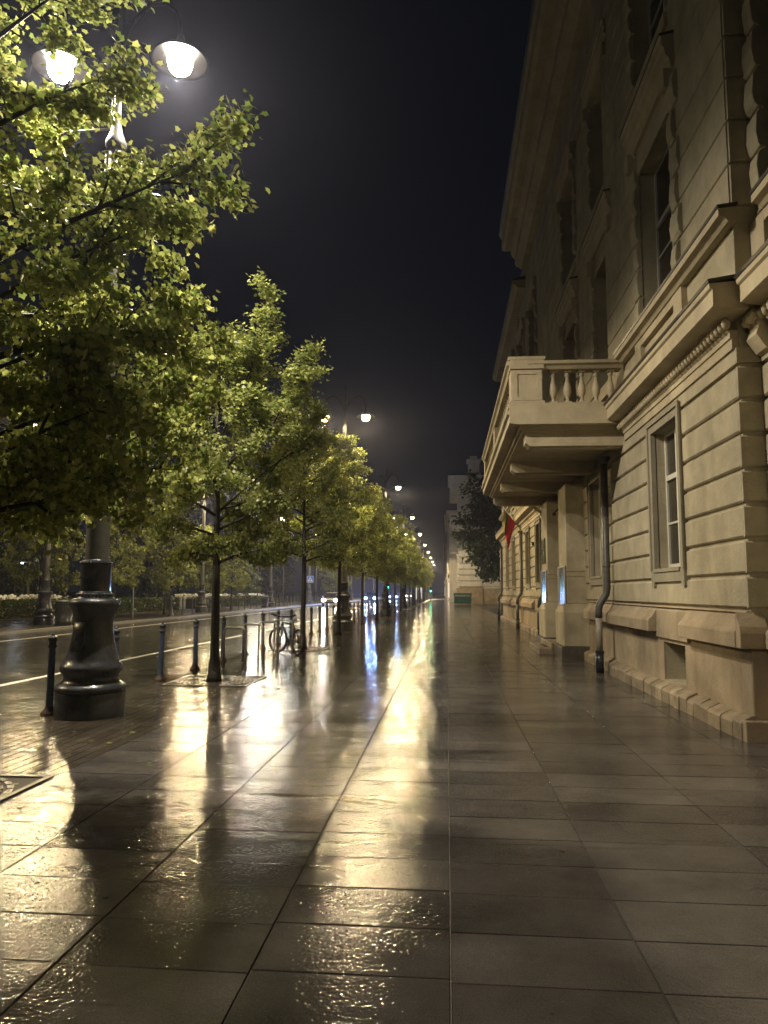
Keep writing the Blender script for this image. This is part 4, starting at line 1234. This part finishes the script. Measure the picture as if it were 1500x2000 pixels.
# far row across the road
far = make_tree('maple_tree', 'x', 55, H=6.6, RR=2.0, clear=1.8, nl=12000, ls=.12, nlimb=26, rad=.09, shape=LEAF5, group='maples across the road')
for k in range(16):
    y = 17.5 + 7.65 * k
    lab = ('leafy maple across the road left of the frame', 'maple across the road behind the hedge end at the left edge', 'maple across the road just right of the litter bin',
           'maple across the road behind the big lamp base', 'maple across the road beside the glass bus shelter', 'maple across the road right of the glass bus shelter', 'maple across the road left of the first dark trunk',
           'maple across the road hidden behind the first dark trunk')[k] if k < 8 else 'distant maple in the row across the road, past the small pale trees'
    if k == 0: far.location = (-18.6, y, .08); far['label'] = lab
    elif 71 < y < 114: continue
    else: dup(far, (-18.6, y, .08), k * 2.3, lab, .9 + .16 * ((k * 29) % 10) / 10)
# young pale trees behind the flower bed
yt = make_tree('young_tree', 'left one of the small pale trees standing behind the white flowers', 77, H=4.6, RR=1.25, clear=1.3, nl=4500, ls=.13, nlimb=18, mat='leaf_far', rad=.05, shape=LEAF5, group='young trees behind the flower bed', top=.1, wide=.2)
yt.location = (-24.2, 76, .06)
dup(yt, (-22.6, 77.5, .06), 1, 'middle one of the small pale trees, partly behind the grey lamp pole')
dup(yt, (-21.5, 79.5, .06), 2, 'right one of the small pale trees, nearest the road')
# dark park trees closing the view on the left
pk = make_tree('park_tree', 'x', 91, H=12, RR=4.2, clear=1.6, nl=9000, ls=.34, nlimb=30, mat='leaf_unlit', rad=.2, shape=LEAF5, group='dark trees of the park', tuft=.4)
for k in range(14):
    x = -34 - (k % 3) * 6 - .02 * k * k; y = 22 + 11.5 * k
    lab = 'dark park tree in the black mass behind the far pavement'
    if k == 0: pk.location = (x, y, 0); pk['label'] = lab
    else: dup(pk, (x, y, 0), k * 1.3, lab, .9 + .3 * ((k * 31) % 10) / 10)
st = make_tree('side_tree', 'dark unlit tree standing in the gap between the beige building and the pale house', 14, H=13.2, RR=4.1, clear=2.6, nl=15000, ls=.26, nlimb=40, mat='leaf_unlit', rad=.2, shape=LEAF5, group=None, tuft=.3)
st.location = (4.9, 66, 0)

# ------------------------------------------------------------------ hedge and flowers
def hedge(x0, x1, y0, y1, z0, z1, n, label, seed):
    t = thing('hedge', label, 'hedge', ((x0 + x1) / 2, (y0 + y1) / 2, .06), group='clipped hedges across the road')
    cx_, cy2 = (x0 + x1) / 2, (y0 + y1) / 2
    r = np.random.default_rng(seed)
    p = r.random((n, 3)) * np.array([x1 - x0, y1 - y0, z1 - z0]) + np.array([x0 - cx_, y0 - cy2, z0])
    f = r.integers(0, 3, n)
    p[f == 0, 0] = x1 - cx_; p[f == 1, 2] = z1
    p += r.normal(size=(n, 3)) * .04
    leaves_mesh('foliage', p, .11, M['hedge'], seed, LEAF5, t, droop=0)
    m_ = MB(); m_.box(x0 - cx_ + .08, x1 - cx_ - .08, y0 - cy2 + .05, y1 - cy2 - .05, 0, z1 - .08); m_.build('core', M['soil'], t)
    return t
hedge(-24.6, -23.4, 22, 47, .0, .95, 9000, 'long clipped hedge behind the litter bin with white flowers behind it', 1)
hedge(-22.9, -21.9, 47.5, 60, .0, .95, 4500, 'clipped hedge between the bus shelter and the first dark trunk', 2)
hedge(-22.6, -21.6, 63, 92, .0, .95, 7000, 'clipped hedge behind the thin pale bollards under the white flowers', 3)
def flowers(x0, x1, y0, y1, z, n, label, seed):
    r = np.random.default_rng(seed)
    mb = MB(); rr = random.Random(seed)
    for k in range(n):
        x, y = rr.uniform(x0, x1), rr.uniform(y0, y1); zz = z + rr.uniform(-.05, .22); s = rr.uniform(.07, .14)
        mb.sphere((x, y, zz), s, 6, 4, sz=.8)
        mb.box(x - .01, x + .01, y - .01, y + .01, .06, zz)
    o = mb.build('white_flowers', M['petal']); tag(o, label, 'flowers', kind='stuff')
flowers(-25.6, -24.7, 22, 47, 1.08, 520, 'white hydrangea heads blooming above the long hedge by the litter bin', 5)
flowers(-23.6, -22.7, 63, 92, 1.10, 360, 'white blooms above the hedge behind the thin pale bollards', 6)

# ------------------------------------------------------------------ litter bins
def litter_bin(loc, label):
    t = thing('litter_bin', label, 'litter bin', loc, group='grey litter bins across the road')
    m_ = MB(); m_.lathe([(.30, 0), (.33, .03), (.33, .13), (.345, .14), (.345, .17), (.33, .18), (.36, .78), (.38, .80), (.38, .84), (.355, .85)], 28); m_.build('bin_body', M['bingrey'], t)
    m_ = MB()
    for k in range(8):
        a = 2 * PI * k / 8; m_.box(.33 * math.cos(a) - .035, .33 * math.cos(a) + .035, .33 * math.sin(a) - .035, .33 * math.sin(a) + .035, .85, 1.0)
    m_.lathe([(.38, 1.0), (.385, 1.04), (.36, 1.07), (.28, 1.10), (.10, 1.12), (.01, 1.13)], 28); m_.build('bin_lid', M['bingrey'], t)
litter_bin((-16.75, 31.6, .08), 'round grey litter bin with slotted lid beside the grey lamp base across the road')
litter_bin((-17.3, 70.0, .08), 'dark litter bin among the thin pale bollards before the three small trees')

# ------------------------------------------------------------------ bus shelter
t = thing('bus_shelter', 'glass bus shelter with thin metal posts across the road', 'bus shelter', (-19.4, 41.5, .08))
m_ = MB(); m_.box(-.75, .75, -2.1, 2.1, 2.45, 2.53); m_.build('shelter_roof', M['iron'], t)
for x in (-.65, .6):
    for y in (-2.0, 0, 2.0):
        if x > 0 and y == 0: continue
        m_ = MB(); m_.box(x - .03, x + .03, y - .03, y + .03, 0, 2.45); m_.build('post', M['steel'], t)
m_ = MB(); m_.box(-.66, -.645, -1.95, 1.95, .25, 2.3); m_.build('back_glass', M['clear'], t)
for y in (-2.0, 2.0):
    m_ = MB(); m_.box(-.6, .55, y - .006, y + .006, .25, 2.3); m_.build('side_glass', M['clear'], t)
m_ = MB(); m_.box(-.5, -.1, -1.5, 1.3, .45, .49); m_.box(-.4, -.2, -1.3, -1.2, 0, .45); m_.box(-.4, -.2, 1.0, 1.1, 0, .45); m_.build('bench', M['iron'], t)
# water pump like stub
t = thing('street_pump', 'short dark cast iron street pump on the far pavement, left of the thin pale bollards', 'pump', (-17.0, 45.0, .08))
m_ = MB(); m_.lathe([(.19, 0), (.19, .06), (.13, .12), (.10, .5), (.085, .85), (.11, .9), (.11, .98), (.08, 1.03), (.10, 1.12), (.05, 1.22), (.02, 1.28)], 14); m_.build('pump_body', M['iron'], t)
m_ = MB(); m_.tube([(.08, 0, .78), (.22, 0, .78), (.24, 0, .70)], .025); m_.sphere((.2, 0, .8), .05); m_.build('spout', M['steel'], t)

# ------------------------------------------------------------------ modern lamps beyond
def post_lamp(loc, h, arm, label, W, col, gcol, point=0):
    t = thing('lamp_post', label, 'street lamp', loc, group='slim modern lamps in the park')
    m_ = MB(); m_.tube([(0, 0, 0), (0, 0, h - .3), (0, 0, h), (-arm, 0, h)] if arm else [(0, 0, 0), (0, 0, h - .2), (0, 0, h)], .06, 8); m_.build('pole', M['polep'], t)
    m_ = MB(); m_.box(-arm - .45, -arm + .05, -.12, .12, h - .04, h + .06) if arm else m_.lathe([(.12, h - .05), (.2, h), (.2, h + .1), (.05, h + .18)], 12); m_.build('lamp_head', M['polep'], t)
    m_ = MB(); m_.box(-arm - .43, -arm + .03, -.11, .11, h - .10, h - .041) if arm else m_.lathe([(.02, h - .16), (.12, h - .12), (.13, h - .051)], 12); m_.build('led', M[gcol], t)
    if point:
        l_ = bpy.data.lights.new('mast_light', 'POINT'); l_.energy = point; l_.color = col; l_.shadow_soft_size = .2
        lo = bpy.data.objects.new('mast_light', l_); C.objects.link(lo); lo.parent = t; lo.location = (0, 0, h - .4)
    else: spot('lamp_light', t, (-arm - .2, 0, h - .14), (0, 0, 0), W, col, 150, .5, .1)
post_lamp((-24.5, 73, .06), 5.1, .8, 'slim park lamp with a short arm above the pale young trees', 700, (1, .95, .9), 'coldled')
post_lamp((-27.5, 47, .06), 3.4, .5, 'little park lamp glimpsed through the bus shelter', 200, (1, .8, .7), 'coldled')
post_lamp((-18.2, 103, .08), 7.0, 0, 'cold blue white crossing lamp beyond the crossing sign', 1500, (.6, .8, 1.0), 'coldled')
for k, (x, y, z) in enumerate([(-20.6, 80, 11.4), (-20.4, 92, 10.6)]):
    post_lamp((x, y, .06), z, 0, ('tall lamp glimmering through the leaves left of the second lamp', 'second tall lamp glimmering in the leaves, lower and nearer the second trunk')[k], 500, ((1, .93, .84), (.8, .88, 1))[k], 'coldled', (3600, 1300)[k])

# ------------------------------------------------------------------ pedestrian crossing sign
t = thing('crossing_sign', 'square blue pedestrian crossing sign with white triangle fixed on the pale lamp post', 'road sign', (-17.6, 95.2, 3.2))
m_ = MB(); m_.box(-.42, .42, .0, .02, -.42, .42); m_.build('sign_plate', M['blue'], t)
m_ = MB(); m_.box(-.42, .42, -.004, -.001, .385, .42); m_.box(-.42, .42, -.004, -.001, -.42, -.385); m_.box(-.42, -.385, -.004, -.001, -.385, .385); m_.box(.385, .42, -.004, -.001, -.385, .385)
m_.add([(-.33, -.003, -.27), (.33, -.003, -.27), (0, -.003, .31)], [(0, 1, 2)]); m_.build('white_triangle', M['petal'], t)
m_ = MB()
m_.tube([(0, -.012, .13), (.001, -.012, .135)], .035, 8); m_.tube([(0, -.01, .09), (.0, -.01, -.05)], .03, 6)
m_.tube([(0, -.01, -.05), (-.10, -.01, -.22)], .022, 6); m_.tube([(0, -.01, -.05), (.09, -.01, -.22)], .022, 6); m_.tube([(0, -.01, .07), (-.1, -.01, -.02)], .016, 6); m_.tube([(0, -.01, .07), (.09, -.01, -.01)], .016, 6)
m_.build('walking_figure', M['plaque'], t)

# ------------------------------------------------------------------ traffic lights
def signal(loc, label, h=2.9):
    t = thing('traffic_light', label, 'traffic light', loc, group='green traffic lights')
    m_ = MB(); m_.tube([(0, 0, 0), (0, 0, h)], .06, 8); m_.build('pole', M['iron'], t)
    m_ = MB(); m_.box(-.15, .15, -.32, -.07, h - .95, h); m_.build('signal_box', M['plaque'], t)
    for z in (h - .17, h - .475, h - .78):
        m_ = MB(); m_.lathe([(.11, -.34), (.11, -.325)], 14, (0, 0, z), axis='y')
        m_.build('signal_lens', M['go'] if z < h - .7 else M['plaque'], t)
        m_ = MB(); m_.prof_y([(-.13, z), (-.09, z + .09), (0, z + .13), (.09, z + .09), (.13, z), (.12, z), (.08, z + .08), (0, z + .118), (-.08, z + .08), (-.12, z)], -.46, -.33); m_.build('visor', M['plaque'], t)
    l = spot('signal_glow', t, (0, -.40, h - .78), (R(-90), 0, 0), 14, (.05, 1, .5), 120, .5, .1)
    return t
signal((-5.7, 72.0, 0), 'green traffic light shining between trunks beside the blue headlights', 2.85)
signal((-3.0, 140, 0), 'far green traffic light whose reflection streaks the wet pavement', 2.6)

# ------------------------------------------------------------------ cars
def make_car(name, label, loc, paint, lamp, gcol, W, head=True):
    t = thing(name, label, 'car', loc, group='cars driving towards the camera')
    W2 = .9
    # side profile (y forward = -y), lower body and cabin lofted
    b = MB()
    prof = [(-2.2, .35), (-2.25, .55), (-2.15, .78), (-1.2, .93), (-.95, .96), (1.7, 1.0), (2.2, .95), (2.25, .6), (2.2, .32)]
    def loft(mb, pr, inset, w):
        n = len(pr); vs = []
        for s, ww in ((-1, w - inset), (-1, w), (1, w), (1, w - inset)):
            for y, z in pr: vs.append((s * ww, y, z))
        return vs
    n = len(prof)
    vs = [(-W2, y, z) for y, z in prof] + [(W2, y, z) for y, z in prof]
    fs = [tuple(range(n)), tuple(range(2 * n - 1, n - 1, -1))] + [(i, (i + 1) % n, (i + 1) % n + n, i + n) for i in range(n)]
    b.add(vs, fs); o = b.build('body', M[paint], t, bevel=.09)
    c = MB(); cp = [(-1.0, .95), (-.35, 1.42), (.2, 1.50), (1.1, 1.47), (1.75, 1.0)]
    n = len(cp)
    vs = [(-.82 + (.16 if z > 1.2 else 0), y, z) for y, z in cp] + [(.82 - (.16 if z > 1.2 else 0), y, z) for y, z in cp]
    fs = [tuple(range(n)), tuple(range(2 * n - 1, n - 1, -1))] + [(i, (i + 1) % n, (i + 1) % n + n, i + n) for i in range(n)]
    c.add(vs, fs); c.build('windows', M['glass'], t)
    c = MB(); c.box(-.66, .66, -.30, 1.08, 1.46, 1.525); c.build('roof', M[paint], t, bevel=.03)
    for x in (-.8, .8):
        for y in (-1.4, 1.35):
            w = MB(); w.lathe([(.2, -.11), (.32, -.10), (.33, 0), (.32, .10), (.2, .11)], 18, axis='x'); wo_ = w.build('wheel', M['black'], t); wo_.location = (x, y, .33)
            w = MB(); w.lathe([(.19, -.115), (.19, .115)], 12, axis='x'); w.build('rim', M['steel'], wo_)
    c = MB(); c.box(-.5, .5, -2.275, -2.2, .4, .56); c.box(-.35, .35, -2.26, -2.2, .62, .72); c.build('grille', M['plaque'], t)
    for s in (-1, 1):
        c = MB(); c.sphere((s * .66, -2.2, .70), .19, 12, 8, sx=1.25, sy=.5); c.build('headlight', M[gcol], t)
        l = spot('headlight_beam', t, (s * .66, -2.34, .70), (R(88.5), 0, R(180)), W, lamp, 70, .8, .09)
        # a spot looks down its -z: turn it to face -y
        l.rotation_euler = (R(-88.0), 0, 0)
    for s in (-1, 1):
        c = MB(); c.box(s * .92, s * 1.08, -.72, -.6, .98, 1.12); c.build('mirror', M[paint], t, bevel=.02)
    return t
make_car('car', 'pale car with glaring white headlight beside the second lamp base', (-12.6, 82, 0), 'carw', (1, .93, .95), 'head_w', 160)
make_car('car', 'dark car with a pair of blue white headlights between the trunks', (-11.3, 112, 0), 'card', (.28, .48, 1.0), 'head_b', 1400)
make_car('car', 'car farther off with a closer pair of blue headlights', (-10.7, 150, 0), 'card', (.28, .48, 1.0), 'head_b', 1400)
make_car('car', 'distant car with warm white headlights at the end of the row of trunks', (-9.3, 185, 0), 'carw', (1, .9, .8), 'head_w', 300)
make_car('car', 'most distant car, a small bright dot near the end of the street', (-6.4, 270, 0), 'carw', (1, .95, .9), 'head_w', 300)

# advertising pillar far off
t = thing('advert_pillar', 'slim dark advertising pillar standing on the pavement before the far crossing', 'advertising pillar', (-4.4, 118, 0))
m_ = MB(); m_.box(-.6, .6, -.15, .15, .3, 2.6); m_.box(-.4, .4, -.1, .1, 0, .3); m_.build('pillar_frame', M['iron'], t, bevel=.03)
m_ = MB(); m_.box(-.5, .5, -.162, -.152, .5, 2.5); m_.build('poster', emit_mat('poster_glow', (.3, .4, .6), .35, 'NONE'), t)

# ------------------------------------------------------------------ the pale house at the far side of the gap
h = thing('pale_house', 'tall pale corner house with chimney closing the view beyond the dark tree', 'building', (1.5, 104, 0))
def hp(mb, name, mat, parent=None, bevel=0): return mb.build(name, M[mat], parent or h, bevel)
w = MB(); w.box(.25, 22, .3, 20, 0, 17.0); hp(w, 'wall', 'farplaster')
w = MB()
w.box(.0, 1.95 + 1.6, 0, .28, 2.35, 5.6) if False else None
zs = [2.35 + .82 * k for k in range(6)]
for k in range(5): w.prof_x([(.3, zs[k] + .05), (.06, zs[k] + .05), (0, zs[k] + .11), (0, zs[k + 1] - .11), (.06, zs[k + 1] - .05), (.3, zs[k + 1] - .05)], 0, 3.3); w.prof_x([(.3, zs[k] + .05), (.2, zs[k] + .05), (.14, zs[k] + .11), (.14, zs[k + 1] - .11), (.2, zs[k + 1] - .05), (.3, zs[k + 1] - .05)], 3.31, 20)
z = 7.9
while z < 15.4: w.box(.08, 3.2, .1, .3, z, z + .84); z += .9
hp(w, 'rusticated_courses', 'farplaster')
w = MB(); w.box(-.15, 3.45, -.15, .3, 0, 2.3); w.box(3.45, 22, .0, .3, 0, 2.2); hp(w, 'plinth', 'plinth')
w = MB(); w.box(-.2, 20, -.2, .3, 6.55, 6.85); w.box(-.1, 20, -.1, .3, 7.5, 7.75); w.box(-1.0, 3.4, -.5, .3, 15.6, 16.3); w.box(-1.3, 3.9, -.9, .3, 16.3, 17.9); w.box(-1.0, 20, -.5, 20, 16.4, 17.4); hp(w, 'cornice', 'farplaster')
w = MB(); w.box(1.3, 3.4, 1.5, 3.5, 17.4, 18.6); w.box(1.6, 3.2, 1.7, 3.3, 18.6, 20.2); w.box(1.4, 3.4, 1.5, 3.5, 20.2, 20.6); w.box(1.9, 2.9, 1.9, 2.9, 20.6, 21.1); hp(w, 'chimney', 'farplaster')
w = MB(); w.box(-1.0, .25, 3, 6.5, 11.0, 13.0); w.box(-.7, .25, 3.2, 6.3, 10.5, 11.001); hp(w, 'oriel', 'farplaster'); w = MB(); w.box(-.9, .25, 9, 12, 7.6, 9.0); hp(w, 'oriel', 'farplaster')
f_ = MB(); f_.box(8.8, 11.4, -.04, .02, .9, 2.0); f_ = hp(f_, 'window', 'plaque')
w = MB(); w.box(8.85, 11.35, -.06, -.045, 1.4, 1.45); w.box(10.05, 10.12, -.062, -.045, .9, 2.0); hp(w, 'window_bars', 'iron', f_)
# houses further down the same side
def far_house(x, y0, y1, H, label, lit, seed):
    t = thing('street_house', label, 'building', (x, y0, 0), group='houses far down the street')
    w = MB(); w.box(0, 14, 0, y1 - y0, 0, H); w.build('wall', M['farplaster'], t)
    w = MB(); w.box(-.5, 14, -.1, y1 - y0 + .1, H, H + .7); w.box(-.25, 0, 0, y1 - y0, 4.6, 4.9); w.build('cornice', M['farplaster'], t)
    y = 2.0; r = random.Random(seed)
    while y < y1 - y0 - 2:
        w = MB(); w.box(-.05, .02, y, y + 2.2, .6, 3.4); w.build('shop_window', M['shoplit'] if lit and r.random() < .7 else M['glass'], t)
        for z in (6.0, 9.5, 13.0):
            if z + 2 < H:
                w = MB(); w.box(-.04, .02, y + .4, y + 1.6, z, z + 2); w.build('window', M['glass'], t)
        y += 4.2
far_house(.4, 128, 160, 15, 'house with lit shop windows just past the pale corner house', True, 1)
far_house(.0, 164, 215, 18, 'second far house down the street with glowing shopfronts', True, 2)
far_house(-.6, 220, 330, 16, 'last visible house at the vanishing end of the street', True, 3)
# green container
t = thing('waste_container', 'dark green waste container with a pale lid stripe beside the pale corner house', 'container', (2.1, 101.2, 0))
m_ = MB(); m_.prof_x([(-.55, .12), (.55, .12), (.65, 1.15), (-.65, 1.15)], -1.15, 1.15); m_.build('container_body', M['bingreen'], t, bevel=.05)
m_ = MB(); m_.prof_x([(-.68, 1.151), (.68, 1.151), (.6, 1.35), (.2, 1.55), (-.2, 1.55), (-.6, 1.35)], -1.2, 1.2); m_.build('lid', M['bingreen'], t, bevel=.03)
m_ = MB(); m_.box(-1.0, 1.0, -.69, -.655, 1.10, 1.19); m_.build('lid_stripe', M['kerb'], t)
for x in (-.95, .95):
    for y in (-.45, .45): m_ = MB(); m_.lathe([(.08, -.03), (.08, .03)], 10, (x, y, .08), axis='x'); m_.build('caster', M['black'], t)

# a small scatter of fallen leaves on the near paving is one loose litter
rr = np.random.default_rng(9)
n = 140
pts = np.stack([rr.uniform(-5.0, -2.6, n), rr.uniform(4, 30, n), np.full(n, .006)], 1)
me_o = leaves_mesh('fallen_leaves', pts, .06, M['leaf'], 4, LEAF, droop=0)
me_o.data.transform(Matrix.Identity(4)); 
co = np.empty(len(me_o.data.vertices) * 3, dtype=np.float32); me_o.data.vertices.foreach_get('co', co); co = co.reshape(-1, 3); co[:, 2] = .004 + np.abs(co[:, 2] - .006) * .12; me_o.data.vertices.foreach_set('co', co.reshape(-1)); me_o.data.update()
tag(me_o, 'scattered wet fallen leaves on the pavers by the trunks', 'fallen leaves', kind='stuff')

# ------------------------------------------------------------------ haze volume added to stand in for lens glow at the lamps
hz = MB(); hz.box(-320, 60, -25, 420, -2.0, 26.0)
m, n, b = newmat('glow_haze'); n.nodes.remove(b)
pv = n.nodes.new('ShaderNodeVolumePrincipled'); pv.inputs['Color'].default_value = (0.68, 0.72, 1.0, 1); pv.inputs['Density'].default_value = 0.0008; pv.inputs['Anisotropy'].default_value = 0.74
n.links.new(pv.outputs[0], n.nodes['Material Output'].inputs['Volume'])
hzo = hz.build('haze', m); tag(hzo, 'thin added haze standing in for the lens glow round the lamps', 'haze', kind='stuff')
